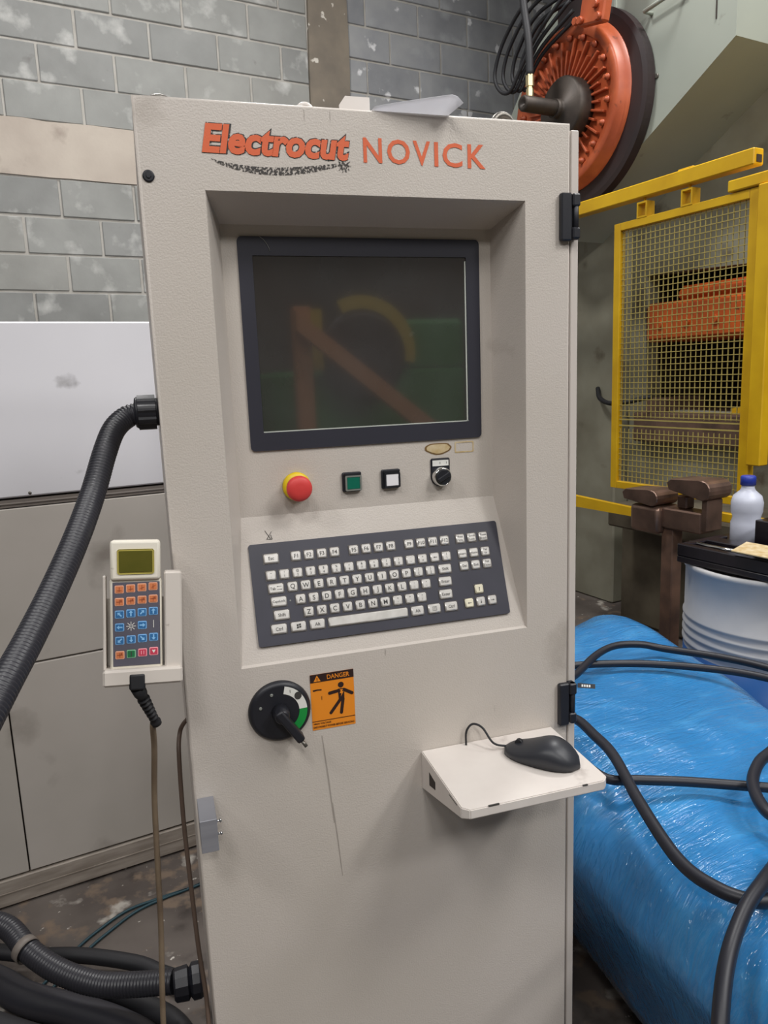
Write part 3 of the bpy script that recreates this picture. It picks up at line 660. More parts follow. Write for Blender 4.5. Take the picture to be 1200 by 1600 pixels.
# cable loop from the shelf
# mouse
mt = thing('computer_mouse', (.525, -.088, .8475), 'dark grey computer mouse on the white shelf with a short black cable', 'mouse', cab=True)
def mouse_bm():
    bm = new(); n, m_ = 18, 20; rings = []
    ang = math.radians(-50)        # long axis: from upper left to lower right on the shelf
    Lh, Wh, Hh = .062, .0340, .038
    for i in range(n+1):
        s = -1 + 2*i/n; wl = Wh*math.sqrt(max(0, 1-abs(s)**2.6))*(1-.10*s*0); wl = max(wl, .0012)
        hgt = Hh*(.42+.58*math.exp(-((s-.30)/.62)**2))*(1-abs(s)**5)**.5 if abs(s) < 1 else .006
        hgt = max(hgt, .006); ring = []
        for k in range(m_+1):
            t_ = PI*k/m_; cx_ = -math.cos(t_); ring.append((s*Lh, cx_*wl*(1 if k not in (0, m_) else .93), .002+hgt*(math.sin(t_)**.62)))
        rings.append(ring)
    R = Matrix.Translation((.525, -.088, .8455)) @ Matrix.Rotation(ang, 4, 'Z')
    VV = [[bm.verts.new(R @ Vector(p)) for p in rg] for rg in rings]
    for a, b in zip(VV, VV[1:]):
        for k in range(m_): bm.faces.new([a[k], a[k+1], b[k+1], b[k]]).smooth = True
        bm.faces.new([a[0], b[0], b[m_], a[m_]])
    bm.faces.new(VV[0]); bm.faces.new(VV[-1][::-1]); return bm, R
bm, RM = mouse_bm(); part('shell', bm, 'mouse', mt)
bm = new(); lathe(bm, RM @ Vector((-.037, -.0035, .0195)), RM.to_3x3() @ Vector((0, 1, 0)), [(0, .006), (.007, .006)], 16); part('scroll_wheel', bm, 'rubber', mt)
bm = new(); tube(bm, [RM @ Vector((-.056, 0, .008)), (.466, -.040, .861), (.455, -.022, .881), (.443, -.010, .884), (.433, -.008, .872), (.432, -.008, .852), (.432, -.008, .849)], .0018, 8); part('cable', bm, 'rubber', mt)

# ================================================================== PENDANT AND HOLDER
TP = Matrix.Translation((-.0533, -.050, 1.136)) @ Matrix.Rotation(math.radians(4.5), 4, 'Y') @ Matrix.Rotation(math.radians(-9), 4, 'X')
def pb_(lo, hi, bev=0, mi=0, bm=None, seg=1): return box(bm, (lo[0], -lo[2], lo[1]), (hi[0], -hi[2], hi[1]), bev, mi, T=TP, seg=seg)   # (u, v, w): w towards the viewer
def pq(u, v, w_): return TP @ Vector((u, -w_, v))
bm = new(); pb_((-.0425, -.082, -.030), (.058, -.060, .012), .003, bm=bm); pb_((-.0425, -.062, -.030), (-.0385, .062, -.002), .001, bm=bm)
pb_((.0355, -.066, -.030), (.058, .066, .004), .002, bm=bm); pb_((-.0425, -.062, -.034), (.058, .030, -.028), .001, bm=bm)
hold = part('pendant_holder', bm, 'holder', cabi, 'cream sheet-metal holder on the side')
pen = thing('handheld_pendant', pq(0, -.066, 0), 'cream handheld keypad pendant with small olive display in a holder on the cabinet side', 'remote', cab=True)
bm = new(); pb_((-.0335, -.062, -.022), (.0325, .058, 0), .003, bm=bm, seg=2); pb_((-.0325, .056, -.026), (.0310, .1090, .005), .004, bm=bm, seg=2); part('housing', bm, 'pendant', pen)
bm = new(); pb_((-.0235, .0645, .0045), (.0230, .0975, .0062), .002, bm=bm, mi=1); pb_((-.0215, .0665, .0050), (.0210, .0955, .0070), .001, bm=bm); part('display', bm, ['lcd', 'lcd_rim'], pen, 'olive green display')
bm = new(); pb_((-.0297, -.0570, -.001), (.0297, .0535, .0010), .0004, bm=bm)
kp = part('keypad', bm, 'keypad', pen, 'slate grey membrane keypad')
cols = [-.0213, -.0071, .0071, .0213]; rows = [.0455, .0290, .0125, -.0045, -.0220, -.0410]
spec = ['oooo', 'oooo', 'bbbb', 'b*b|', 'bbbb', 'ogrp']
cm = {'o': ('kp_orange', 'kp_orange_rim', 'kp_brown'), 'b': ('kp_blue', 'kp_blue_rim', 'kp_blue_rim'), 'g': ('kp_green', 'kp_green_rim', 'ink'), 'r': ('kp_red', 'kp_red_rim', 'kp_red_rim'), 'p': ('kp_red', 'kp_red_rim', 'white_ink')}
star = new()
for r_i, row in enumerate(spec):
    for c_i, ch in enumerate(row):
        u, v = cols[c_i], rows[r_i]+.0009*c_i-.001
        if ch == '*':
            for k in range(8):
                a = PI*k/4; d_ = Vector((math.cos(a), math.sin(a))); n_ = Vector((-d_.y, d_.x))*.0004
                pts = [d_*.0012+n_, d_*.0060+n_, d_*.0060-n_, d_*.0012-n_]; flat(star, [pq(u+p.x, v+p.y, .0014) for p in pts])
            continue
        if ch == '|': flat(star, [pq(u+a, v+b, .0014) for a, b in ((-.0004, -.005), (.0004, -.005), (.0004, .005), (-.0004, .005))]); continue
        bm = new(); m3 = cm[ch]
        pb_((u-.0057, v-.0053, .0004), (u+.0057, v+.0053, .0016), .0010, mi=1, bm=bm); pb_((u-.0046, v-.0042, .0012), (u+.0046, v+.0042, .0019), .0008, mi=0, bm=bm)
        w_ = .0022; Q = lambda pts: flat(bm, [pq(u+a, v+b, w_) for a, b in pts], 2)
        if ch == 'b':
            ang = {(2, 0): 135, (2, 1): 90, (2, 2): 45, (2, 3): 90, (3, 0): 180, (3, 2): 0, (4, 0): 225, (4, 1): 270, (4, 2): 315, (4, 3): 270}[(r_i, c_i)]
            ca, sa = math.cos(math.radians(ang)), math.sin(math.radians(ang))
            Q([(a*ca-b*sa, a*sa+b*ca) for a, b in ((-.0036, -.0009), (.0006, -.0009), (.0006, -.0028), (.0038, 0), (.0006, .0028), (.0006, .0009), (-.0036, .0009))])
        elif ch == 'o':
            if r_i == 0: [Q([(-.003+c_i*.0003, -.0020), (.003, -.0020+c_i*.001), (.003, -.0012+c_i*.001), (-.003+c_i*.0003, -.0012)]), Q([(-.0004, -.003), (.0004, -.003), (.0004, .003), (-.0004, .003)])]
            else: [Q([(-.0035, -.0004), (.0035, -.0004), (.0035, .0004), (-.0035, .0004)]), Q([(-.0004, -.003), (.0004, -.003), (.0004, .003), (-.0004, .003)]), Q([(.0012, .0006), (.003, .0006), (.003, .0028), (.0012, .0028)])]
        elif ch == 'g': Q([(-.0006, -.003), (.0006, -.003), (.0006, .003), (-.0006, .003)])
        elif ch == 'r': [Q([(s*.0016-.0005, -.0024), (s*.0016+.0005, -.0024), (s*.0016+.0005, .0024), (s*.0016-.0005, .0024)]) for s in (-1, 1)]
        elif ch == 'p': Q([(0, -.0024), (.0024, .0018), (.0010, .0022), (0, .0012), (-.0010, .0022), (-.0024, .0018)])
        part('keypad_button', bm, list(m3), kp)
part('keypad_print', star, 'white_ink', kp)
# strain relief + cable
bm = new(); pb_((-.010, -.088, -.012), (.0105, -.066, .0135), .003, bm=bm, seg=2)
p0 = pq(0, -.086, .001); p1 = Vector((-.0475, -.050, 1.009)); d_ = p1-p0
prof = [(0, .0095), (.012, .0090), (.020, .0065)]
for k in range(6): s0 = .021+k*.0072; prof += [(s0, .0045), (s0+.001, .0085-k*.0004), (s0+.0032, .0085-k*.0004), (s0+.0042, .0045)]
prof += [(.066, .0075), (.072, .0070)]
lathe(bm, p0, d_, prof, 16); part('strain_relief', bm, 'rubber', pen)
p2 = p0 + d_.normalized()*.070
bm = new(); tube(bm, [p2, (-.046, -.042, .985), (-.048, -.02, .94), (-.0555, 0, .851), (-.060, 0, .749), (-.0645, 0, .643), (-.072, 0, .535), (-.077, 0, .434), (-.082, .0, .25), (-.090, .0, .08), (-.13, -.03, .008), (-.25, -.05, .006)], .0042, 8); part('cable', bm, 'cable_brown', pen)

# ================================================================== HOSES AND CABLES AT LEFT
t = thing('corrugated_conduit', (-.02, .15, 1.30), 'thick black corrugated conduit curving from the cabinet side down to the left edge', 'conduit', cab=True)
bm = new()
gear = []
for k in range(48):
    a = 2*PI*k/48; rr = .0265 if (k//3) % 2 else .0245; gear.append((-.030, .15+rr*math.cos(a), 1.4045+rr*math.sin(a)))
prism(bm, gear, (.026, 0, 0)); lathe(bm, (-.030, .15, 1.4045), (-1, 0, 0), [(0, .0245), (.004, .022), (.005, .018)], 24); lathe(bm, (-.005, .15, 1.4045), (1, 0, 0), [(0, .021), (.005, .021)], 24)
part('gland_nut', bm, 'black', t)
hp = [(-.030, .150, 1.4035), (-.048, .148, 1.398), (-.066, .130, 1.382), (-.080, .100, 1.352), (-.098, .05, 1.300), (-.118, -.02, 1.252), (-.143, -.09, 1.203), (-.166, -.16, 1.164), (-.188, -.23, 1.131), (-.215, -.30, 1.085), (-.26, -.36, .99), (-.31, -.38, .80), (-.33, -.36, .50), (-.33, -.30, .20), (-.40, -.20, .03)]
bm = new(); corrugated(bm, hp, .0172); part('hose', bm, 'hose', t)

t = thing('floor_conduit', (-.15, .6, 0), 'black corrugated conduit low above the floor, entering the cabinet side near the bottom', 'conduit')
bm = new(); corrugated(bm, [(-1.7, 1.06, .05), (-1.1, 1.07, .09), (-.75, 1.00, .16), (-.45, .90, .20), (-.311, .815, .195), (-.256, .717, .17), (-.200, .640, .150), (-.13, .570, .140), (-.06, .520, .145), (.02, .470, .155)], .026, .0075, .0020, 20); part('hose', bm, 'hose', t)
bm = new(); gx = Vector((.075, .440, .160)); gd = Vector((math.cos(PSI), -math.sin(PSI), 0))
lathe(bm, gx - gd*.062, gd, [(0, .029), (.004, .034), (.030, .036), (.034, .029), (.040, .038), (.055, .038), (.066, .032)], 12, smooth=False); part('gland_nut', bm, 'black', t)
bm = new(); o = Vector((-.262, .722, .172)); ax = Vector((.5, -.86, -.2)).normalized()
lathe(bm, o - ax*.012, ax, [(0, .0285), (.0, .0300), (.020, .0300), (.020, .0285)], 24, caps=False); part('collar', bm, 'rail', t, 'grey clamp collar')
t = thing('floor_hose', (-.2, .75, 0), 'thin black hose looping on the floor behind the floor conduit', 'hose')
bm = new(); tube(bm, [(-1.9, 1.10, .03), (-1.0, 1.10, .035), (-.50, 1.02, .05), (-.36, .93, .06), (-.25, .86, .05), (-.14, .80, .045), (-.03, .72, .035), (.02, .66, .030), (.07, .60, .03)], .019, 12); part('hose', bm, 'rubber', t)
HOSE1 = [(-2.4, .95, .04), (-1.3, 1.08, .04), (-.60, .99, .05), (-.38, .86, .05), (-.274, .725, .045), (-.183, .635, .042), (-.10, .540, .042), (-.045, .440, .040), (-.05, .30, .04), (-.20, .02, .04), (-.80, -.20, .04), (-2.2, -.10, .04)]
HOSE2 = [(-2.4, .72, .04), (-1.3, .86, .05), (-.62, .78, .06), (-.42, .70, .075), (-.30, .58, .080), (-.20, .47, .07), (-.15, .36, .05), (-.22, .20, .04), (-.70, .06, .04), (-2.0, .22, .04)]
HOSE3 = [(-.16, .74, .026), (-.08, .64, .026), (-.02, .56, .03), (.015, .49, .035), (.030, .42, .032), (.025, .34, .03)]
HG = 'loose black hoses in the lower left corner'
solo('black_hose', tube(new(), HOSE1, .036, 14), 'hose', 'fat ribless black hose in the dark lower left corner under the floor conduit', 'hose', HG)
solo('black_hose', tube(new(), HOSE2, .034, 14), 'rubber', 'black hose lying nearest the camera in the very bottom left corner', 'hose', HG)
solo('black_hose', tube(new(), HOSE3, .024, 14), 'rubber', 'black hose ending under the gland nut of the floor conduit', 'hose', HG)
solo('side_cable', tube(new(), [(.004, .12, .915), (-.006, .12, .905), (-.0125, .12, .890), (-.0165, .10, .863), (-.0185, .08, .764), (-.0165, .06, .664), (-.0135, .04, .563), (-.0085, .02, .486), (-.0095, .0, .411), (-.012, .02, .25), (-.012, .06, .05), (-.02, .12, .008)], .0036, 8), 'cable_dark', 'thin dark brown cable hanging close along the cabinet side', 'cable', cab=True)
for k, (nm, lab) in enumerate((('floor_cable', 'upper of the two thin teal cables lying on the floor'), ('floor_cable', 'lower of the two thin teal cables lying on the floor'))):
    o = k*.022
    solo(nm, tube(new(), [(-.24+o, .80-o, .006), (-.151+o, .887-o, .006), (-.09+o, .93-o, .006), (-.008+o*.8, .969-o*.8, .006), (.09, .973-o*.3, .006), (.206, .974+o*.1, .006), (.40, 1.02+o*.2, .006)], .004, 6), 'teal', lab, 'cable', 'thin teal cables on the floor')

# ================================================================== ON TOP OF THE CABINET
def leaflet():
    bm = new(); n, m_ = 16, 10; VV = []
    for i in range(n+1):
        u = i/n; x = .318+.104*u; row_ = []
        for k in range(m_+1):
            v = k/m_; yf = -.003-.036*u**.8; yy = yf+(.150-yf)*v
            lift = .0022+.0125*u*max(0, 1-v*1.3)**1.2*(1-.0*u); 
            if u > .88: lift *= 1-((u-.88)/.12)**1.6*.85
            row_.append(bm.verts.new((x+.012*(1-v)*u, yy, 1.8055+lift)))
        VV.append(row_)
    for a, b in zip(VV, VV[1:]):
        for k in range(m_):
            f = bm.faces.new([a[k], b[k], b[k+1], a[k+1]]); f.smooth = True
    r_ = bmesh.ops.extrude_face_region(bm, geom=list(bm.faces)); bmesh.ops.translate(bm, vec=(0, 0, .0006), verts=[v for v in r_['geom'] if isinstance(v, bmesh.types.BMVert)])
    return bm
lt = thing('paper_leaflet', (.42, .05, 1.8055), 'white paper leaflet on the cabinet top with its curled corner hanging over the front', 'paper', cab=True)
part('sheet', leaflet(), 'paper', lt)
solo('white_bracket', box(prism(new(), [(.282, .050, 1.7975), (.327, .050, 1.7975), (.327, .050, 1.838), (.291, .050, 1.838), (.282, .050, 1.826)], (0, .003, 0)), (.282, .053, 1.7975), (.327, .085, 1.801), .0008), 'white_paint', 'small white angle bracket standing on the cabinet top', 'bracket', cab=True)
bm = new(); tube(bm, [(.233+.010*math.cos(a), .055+.003*k*.2, 1.8135+.011*math.sin(a)) for k, a in enumerate([2*PI*j/14 for j in range(16)])], .0045, 8); tube(bm, [(.214, .05, 1.8065), (.225, .05, 1.8085), (.236, .05, 1.806), (.250, .055, 1.811), (.262, .05, 1.8055)], .0045, 8)
solo('white_strap', bm, 'white_paint', 'small white coiled strap end on the cabinet top left of the bracket', 'strap', cab=True)

# ================================================================== BLUE WRAPPED PALLET
from mathutils import noise as mn
def pallet():
    bm = new(); nx, ny = 90, 110
    ZT = .60
    def edgeL(y): return .712+.19*(y+.1)
    def corner(s, t_):  # s along x 0..1, t along y 0..1
        y_ = -.75+1.62*t_; xl = edgeL(y_); xr = 1.71-.30*max(0, .75-y_)**1.5 - .10*max(0, (y_-.75)/.12)
        return Vector((xl+(xr-xl)*s, y_, 0))
    def prof(a):  # distance along edge coordinate -> inset + drop
        return a
    rows_ = []
    for j in range(ny+1):
        row_ = []
        for i in range(nx+1):
            s = i/nx; t_ = j/ny
            # skirt at borders
            def rem(q):
                if q < .12: return 0.0 + 0*q, 1-q/.12
                if q > .88: return 1.0, (q-.88)/.12
                return (q-.12)/.76, 0
            su, ds_ = rem(s); tv, dt = rem(t_)
            p = corner(su, tv); dr_ = max(ds_, dt)
            h = mn.noise(Vector((p.x*3.2, p.y*3.2, 1.3)))*.022 + mn.noise(Vector((p.x*9, p.y*5, 4)))*.007
            crest = mn.noise(Vector((p.x*1.5+p.y*6, p.y*2-p.x*9, 7)))*.006
            edge = min(su, 1-su, tv, 1-tv); rnd = .05*(1-min(1, edge/.10))**2+.07*(1-min(1, su/.20))**2
            z_ = ZT-.012+h+crest*1.6-rnd+.045*math.exp(-((p.x-1.62)**2+(p.y-.82)**2)/.10)-.05*max(0, su-.6)/.4*max(0, .6-p.y)
            if dr_ > 0:
                z_ = z_*(1-dr_)+.11*dr_; bul = (-.13*dr_ if (ds_ > 0 and s < .5) else .03*math.sin(PI*dr_) if ds_ > 0 else -.10*dr_)+mn.noise(Vector((p.x*5, p.y*5, z_*5)))*.012
                if ds_ > 0: p.x += (-1 if s < .5 else 1)*bul
                if dt > 0: p.y += (-1 if t_ < .5 else 1)*bul
            row_.append(bm.verts.new((p.x, p.y, z_)))
        rows_.append(row_)
    for a, b in zip(rows_, rows_[1:]):
        for k in range(nx): bm.faces.new([a[k], a[k+1], b[k+1], b[k]]).smooth = True
    bnd = [e for e in bm.edges if e.is_boundary]; 
    try: bmesh.ops.contextual_create(bm, geom=bnd)
    except Exception: pass
    return bm
t = thing('wrapped_pallet', (1.2, .1, 0), 'large low load wrapped in shiny blue plastic film right of the cabinet', 'pallet')
part('film_wrap', pallet(), 'film', t)
bm = new()
for y_ in (-.70, -.35, 0, .35, .72): box(bm, (edge_x := .90+.19*(y_+.1), y_, .085), (1.62, y_+.09, .108))
for x_ in (.98, 1.25, 1.55): box(bm, (x_, -.70+max(0, x_-.8)*.0, .0), (x_+.07, .62 if x_ > .9 else .2, .085))
part('pallet_base', bm, 'rust', t, 'wooden pallet boards')

Z2 = .628
def cab_cable(name, pts, r, lab, z=Z2): 
    return solo(name, tube(new(), [(p[0], p[1], (p[2] if len(p) > 2 else z)) for p in pts], r, 10), 'cable', lab, 'cable', 'black power cables on the blue load')
cab_cable('power_cable', [(.742, .22, .2), (.752, .24, .46), (.81, .29, .605), (.92, .345, .632), (1.03, .39, .636), (1.12, .415, .634), (1.253, .478, .64), (1.344, .495, .645), (1.424, .473, .64), (1.481, .428), (1.557, .292), (1.595, .163), (1.60, .0)], .0105, 'black cable arching highest over the back of the blue load')
cab_cable('power_cable', [(.775, .38, .2), (.785, .40, .46), (.85, .45, .605), (.96, .49, .622), (1.10, .505), (1.188, .499), (1.353, .406), (1.492, .262), (1.555, .136), (1.57, 0)], .0105, 'black cable lying straight just below the arched cable on the blue load', .618)
cab_cable('power_cable', [(.748, .17, .2), (.752, .17, .48), (.80, .20, .61), (.865, .235, .636), (.930, .214, .640), (.903, .113, .645), (.868, .022, .648), (.792, -.119, .640), (.732, -.259), (.726, -.339), (.751, -.388), (.80, -.402), (.90, -.40)], .0115, 'thick black cable running diagonally down the front of the blue load')
cab_cable('power_cable', [(.735, .10, .2), (.738, .10, .48), (.772, .11, .60), (.823, .087), (.829, -.0), (.88, -.037), (.96, -.096), (1.072, -.192), (1.16, -.27)], .0100, 'black cable running level across the middle of the blue load', .620)
cab_cable('power_cable', [(1.26, -.10), (1.169, -.128), (1.098, -.146), (1.023, -.186), (.970, -.240), (.952, -.285), (.98, -.34)], .0115, 'black cable loop curving in from the right edge on the blue load', .645)
cab_cable('power_cable', [(.90, -.33, .63), (.84, -.36, .64), (.77, -.388, .655), (.688, -.413, .65), (.60, -.452, .625), (.530, -.50, .56), (.50, -.54, .45), (.49, -.56, .2), (.52, -.58, .02)], .0115, 'greyish black cable dropping off the near corner of the blue load')
bm = new(); box(bm, (-.022, -.006, -.0005), (.022, .006, .0005)); 
for k in range(4): box(bm, (-.012+k*.006, -.003, -.0009), (-.008+k*.006, .003, -.0004), mi=1); box(bm, (-.012+k*.006, -.003, .0004), (-.008+k*.006, .003, .0009), mi=1)
bmesh.ops.transform(bm, matrix=Matrix.Translation((1.085, .335, .640)) @ Matrix.Rotation(-.75, 4, 'Z') @ Matrix.Rotation(.9, 4, 'X'), verts=bm.verts)
solo('cable_tag', bm, ['black', 'white_ink'], 'small black tag with white print on the cables on the blue load', 'tag')

# ================================================================== PRESS
pr_ = thing('power_press', (3.4, 2.3, 0), 'large grey-green mechanical press filling the right background', 'machine')
XU, XB = 2.8, 3.25
bm = new()   # upper frame with sloping underside
poly = [(XU, 1.297, 2.816), (XU, 2.16, 2.278), (XU, 2.76, 2.278+.2), (XU, 2.86, 2.90), (XU, 2.30, 3.60), (XU, 2.05, 4.6), (XU, 1.297, 4.6)]
poly = [(XU, 1.297, 2.816), (XU, 2.097, 2.349), (XU, 2.40, 2.172), (XU, 3.02, 2.60), (XU, 2.86, 2.92), (XU, 2.52, 3.32), (XU, 2.20, 3.80), (XU, 2.05, 4.8), (XU, 1.297, 4.8)]
prism(bm, poly, (.9, 0, 0)); part('upper_frame', bm, 'press', pr_)
bm = new()   # rear side frame going down
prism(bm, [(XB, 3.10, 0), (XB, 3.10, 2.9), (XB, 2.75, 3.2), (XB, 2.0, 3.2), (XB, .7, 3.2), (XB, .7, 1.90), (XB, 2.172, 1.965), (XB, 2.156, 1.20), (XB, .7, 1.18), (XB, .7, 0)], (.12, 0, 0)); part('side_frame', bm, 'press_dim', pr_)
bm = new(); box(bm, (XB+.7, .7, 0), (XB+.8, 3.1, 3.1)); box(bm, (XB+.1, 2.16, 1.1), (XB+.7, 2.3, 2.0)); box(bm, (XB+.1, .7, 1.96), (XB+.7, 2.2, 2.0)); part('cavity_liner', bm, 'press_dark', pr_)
bm = new(); box(bm, (XB-.03, 1.30, 1.585), (XB+.45, 2.15, 1.80), .02); box(bm, (XB-.02, 1.30, 1.79), (XB+.40, 1.95, 1.875), .03)
for k in range(4): cyl(bm, (XB-.045, 1.50+k*.18, 1.68), (XB-.02, 1.50+k*.18, 1.68), .022, 10)
part('ram', bm, 'orange', pr_, 'orange press ram')
bm = new(); box(bm, (XB-.08, .9, 1.02), (XB+.6, 2.18, 1.19), .01); box(bm, (XB-.04, 1.98, 1.10), (XB+.3, 2.13, 1.27), .01); part('bolster', bm, 'steel_brown', pr_)
bm = new(); prism(bm, [(XB-.02, 1.75, 1.06), (XB-.02, 1.62, 1.09), (XB-.02, 1.56, 1.22), (XB-.02, 1.46, 1.24), (XB-.02, 1.44, 1.10), (XB-.02, 1.36, 1.07)], (.06, 0, 0)); part('guard_lever', bm, 'yel', pr_, 'yellow lever inside the press')
bm = new(); box(bm, (XB-.3, .8, 0), (XB, 2.05, .62), .02); box(bm, (XB-.5, 1.15, .60), (XB, 1.95, .72), .01); part('bed', bm, 'press_low', pr_)
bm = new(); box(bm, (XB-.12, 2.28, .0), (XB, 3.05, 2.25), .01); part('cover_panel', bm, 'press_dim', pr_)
bm = new(); box(bm, (XU-.006, 1.985, 2.98), (XU, 2.00, 4.6)); part('weld_strip', bm, 'press', pr_)
bm = new(); a = Vector((XU, 1.755, 3.10)); 
tube(bm, [(XU, 1.76, 3.085), (XU-.05, 1.76, 3.085), (XU-.05, 1.56, 3.10), (XU, 1.56, 3.10)], .010, 8, raw=True); part('grab_handle', bm, 'press', pr_)
bm = new(); box(bm, (XU-.004, 1.395, 2.92), (XU, 1.40, 4.6)); part('panel_joint', bm, 'gap', pr_)
for (yy, zz) in ((1.90, 2.62), (1.72, 2.80)):
    bm = new(); lathe(bm, (XU, yy, zz), (-1, 0, 0), [(0, .012), (.008, .010)], 8); part('bolt', bm, 'steel', pr_)
for k in range(5):
    yy = 2.05-k*.13; zz = 2.475+k*.078
    bm = new(); lathe(bm, (XB, yy, zz), (-1, 0, 0), [(0, .014), (.012, .010)], 8); part('bolt', bm, 'gap', pr_)
bm = new(); tube(bm, [(XB-.125, 2.42, 1.33), (XB-.18, 2.34, 1.27), (XB-.2, 2.2, 1.245), (XB-.1, 2.02, 1.28)], .014, 8); part('pipe', bm, 'rubber', pr_)

# flywheel with clutch cover
fw = thing('flywheel', (2.75, 2.18, 2.75), 'large orange flywheel clutch with radial fins and a dark hub on the press', 'flywheel')
FC = Vector((2.70, 2.235, 2.795)); RW = .395
bm = new(); lathe(bm, (2.795, FC.y-.03, FC.z-.02), (-1, 0, 0), [(0, RW+.085), (.05, RW+.085), (.055, RW+.06), (.055, RW-.05)], 96, smooth=False, caps=False)
box(bm, (2.745, FC.y-.16, FC.z+.20), (2.79, FC.y+.12, FC.z+1.2)); part('belt_guard', bm, 'belt', fw, 'dark guard disc behind the wheel')
bm = new(); lathe(bm, (2.755, FC.y, FC.z), (-1, 0, 0), [(0, RW+.02), (.03, RW+.02), (.032, RW+.005), (.075, RW), (.082, RW-.012), (.082, RW-.05), (.070, RW-.055), (.070, .16), (.080, .14), (.08, .0)], 64, caps=False); part('wheel_disc', bm, 'wheel', fw)
for k in range(40):
    a = 2*PI*k/40; bm = new(); L0, L1 = .145, RW-.075-.05*(k % 2)
    T_ = Matrix.Translation((2.685, FC.y, FC.z)) @ Matrix.Rotation(a, 4, 'X')
    box(bm, (-.022, L0, -.0055), (.004, L1, .0055), .002, T=T_); part('fin', bm, 'wheel', fw)
for k in range(20):
    a = 2*PI*(k+.5)/20; bm = new(); o = Vector((2.685, FC.y+(RW-.07)*math.cos(a), FC.z+(RW-.07)*math.sin(a)))
    lathe(bm, o, (-1, 0, 0), [(0, .016), (.018, .016), (.018, .009), (.034, .009)], 8); part('bolt', bm, 'wheel', fw)
bm = new(); T_ = Matrix.Translation((2.60, FC.y-.305, FC.z+.275)) @ Matrix.Rotation(math.radians(103), 4, 'X')
box(bm, (-.03, .0, -.085), (.02, .95, .085), .008, T=T_); arm = part('brake_arm', bm, 'wheel', fw, 'orange arm bolted across the rim')
for q in (-.09, .06, -.06, .03):
    bm = new(); o = T_ @ Vector((-.03, .02 if abs(q) > .05 else .075, q)); lathe(bm, o, (-1, 0, 0), [(0, .018), (.022, .018)], 6); part('nut', bm, 'wheel', arm)
HC = Vector((2.62, 2.165, 2.765))
bm = new(); lathe(bm, (2.69, HC.y, HC.z), (-1, 0, 0), [(0, .155), (.09, .155), (.10, .145), (.10, .05), (.12, .045), (.14, .045)], 36); part('hub', bm, 'hub', fw, 'dark cast hub')
bm = new(); lathe(bm, (2.56, HC.y, HC.z), (-1, 0, 0), [(0, .038), (.20, .038), (.21, .032), (.205, .020), (.19, 0)], 20, caps=False); cyl(bm, (2.40, HC.y, HC.z), (2.40, HC.y-.0, HC.z+.05), .016, 12); part('rotary_union', bm, 'hub', fw)
for (yy, zz) in ((-.055, .07), (.06, -.075), (-.085, -.02)):
    bm = new(); lathe(bm, (2.60, HC.y+yy, HC.z+zz), (-1, 0, 0), [(-.01, .012), (-.006, .012)], 10); part('bolt_hole', bm, 'gap', fw)
# hydraulic hose on the rotary union
t = thing('hydraulic_hose', (2.38, 2.1, 2.9), 'black hydraulic hose with brass fitting rising from the flywheel hub', 'hose')
bm = new(); tube(bm, [(2.40, HC.y, HC.z+.13), (2.40, HC.y+.01, HC.z+.30), (2.40, HC.y+.05, HC.z+.50), (2.40, HC.y+.08, HC.z+.80)], .019, 12); part('hose', bm, 'rubber', t)
bm = new(); lathe(bm, (2.40, HC.y, HC.z+.035), (0, 0, 1), [(0, .019), (.035, .019), (.037, .015), (.045, .015), (.047, .021), (.10, .021)], 6, smooth=False); part('fitting', bm, 'brass', t)
# coiled hoses by the wall
t = thing('hose_coil', (2.55, 2.4, 2.93), 'thin black hoses hanging in loops before the block wall beside the press', 'hose')
for k, q in enumerate((0, .035, .075, .105)):
    bm = new(); X_ = 2.50+.022*k
    tube(bm, [(X_+.05, 2.02, 3.36-q), (X_, 2.28, 3.32-q), (X_, 2.49-q*.7, 3.21-q), (X_, 2.585-q*1.3, 3.07-q*.3), (X_, 2.55-q, 2.97+q*.2), (X_+.01, 2.47-q*.5, 2.935), (X_+.02, 2.39-q*.3, 3.02), (X_+.03, 2.27, 3.14-q*.5), (X_+.06, 2.08, 3.27-q)], .010, 8); part('loop', bm, 'rubber', t)

# ================================================================== YELLOW GUARD
gx_ = 2.60
gd_ = thing('safety_guard', (gx_, 1.4, .85), 'yellow framed wire mesh guard door in front of the press', 'guard')
def gb(y0, y1, z0, z1, x0=-.018, x1=.018): b_ = new(); box(b_, (gx_+x0, y0, z0), (gx_+x1, y1, z1), .002); return b_
part('stile', gb(1.722, 1.762, .850, 2.125), 'yel', gd_); part('stile', gb(.985, 1.035, .850, 2.125), 'yel', gd_)
part('rail', gb(1.036, 1.721, 2.090, 2.125), 'yel', gd_); part('rail', gb(1.036, 1.721, .850, .885), 'yel', gd_)
for (z0, z1) in ((1.205, 2.095), (.880, 1.150)):
    bm = new(); yy = 1.035
    while yy < 1.722: box(bm, (gx_-.002, yy-.0017, z0), (gx_+.002, yy+.0017, z1)); yy += .0272
    zz = z0+.006
    while zz < z1: box(bm, (gx_-.004, 1.03, zz-.0017), (gx_-.001, 1.725, zz+.0017)); zz += .0272
    part('wire_mesh', bm, 'mesh', gd_, kind='stuff')
for zz in (1.165, 1.195): part('cross_wire', box(new(), (gx_-.004, 1.03, zz-.003), (gx_+.003, 1.725, zz+.003)), 'mesh', gd_)
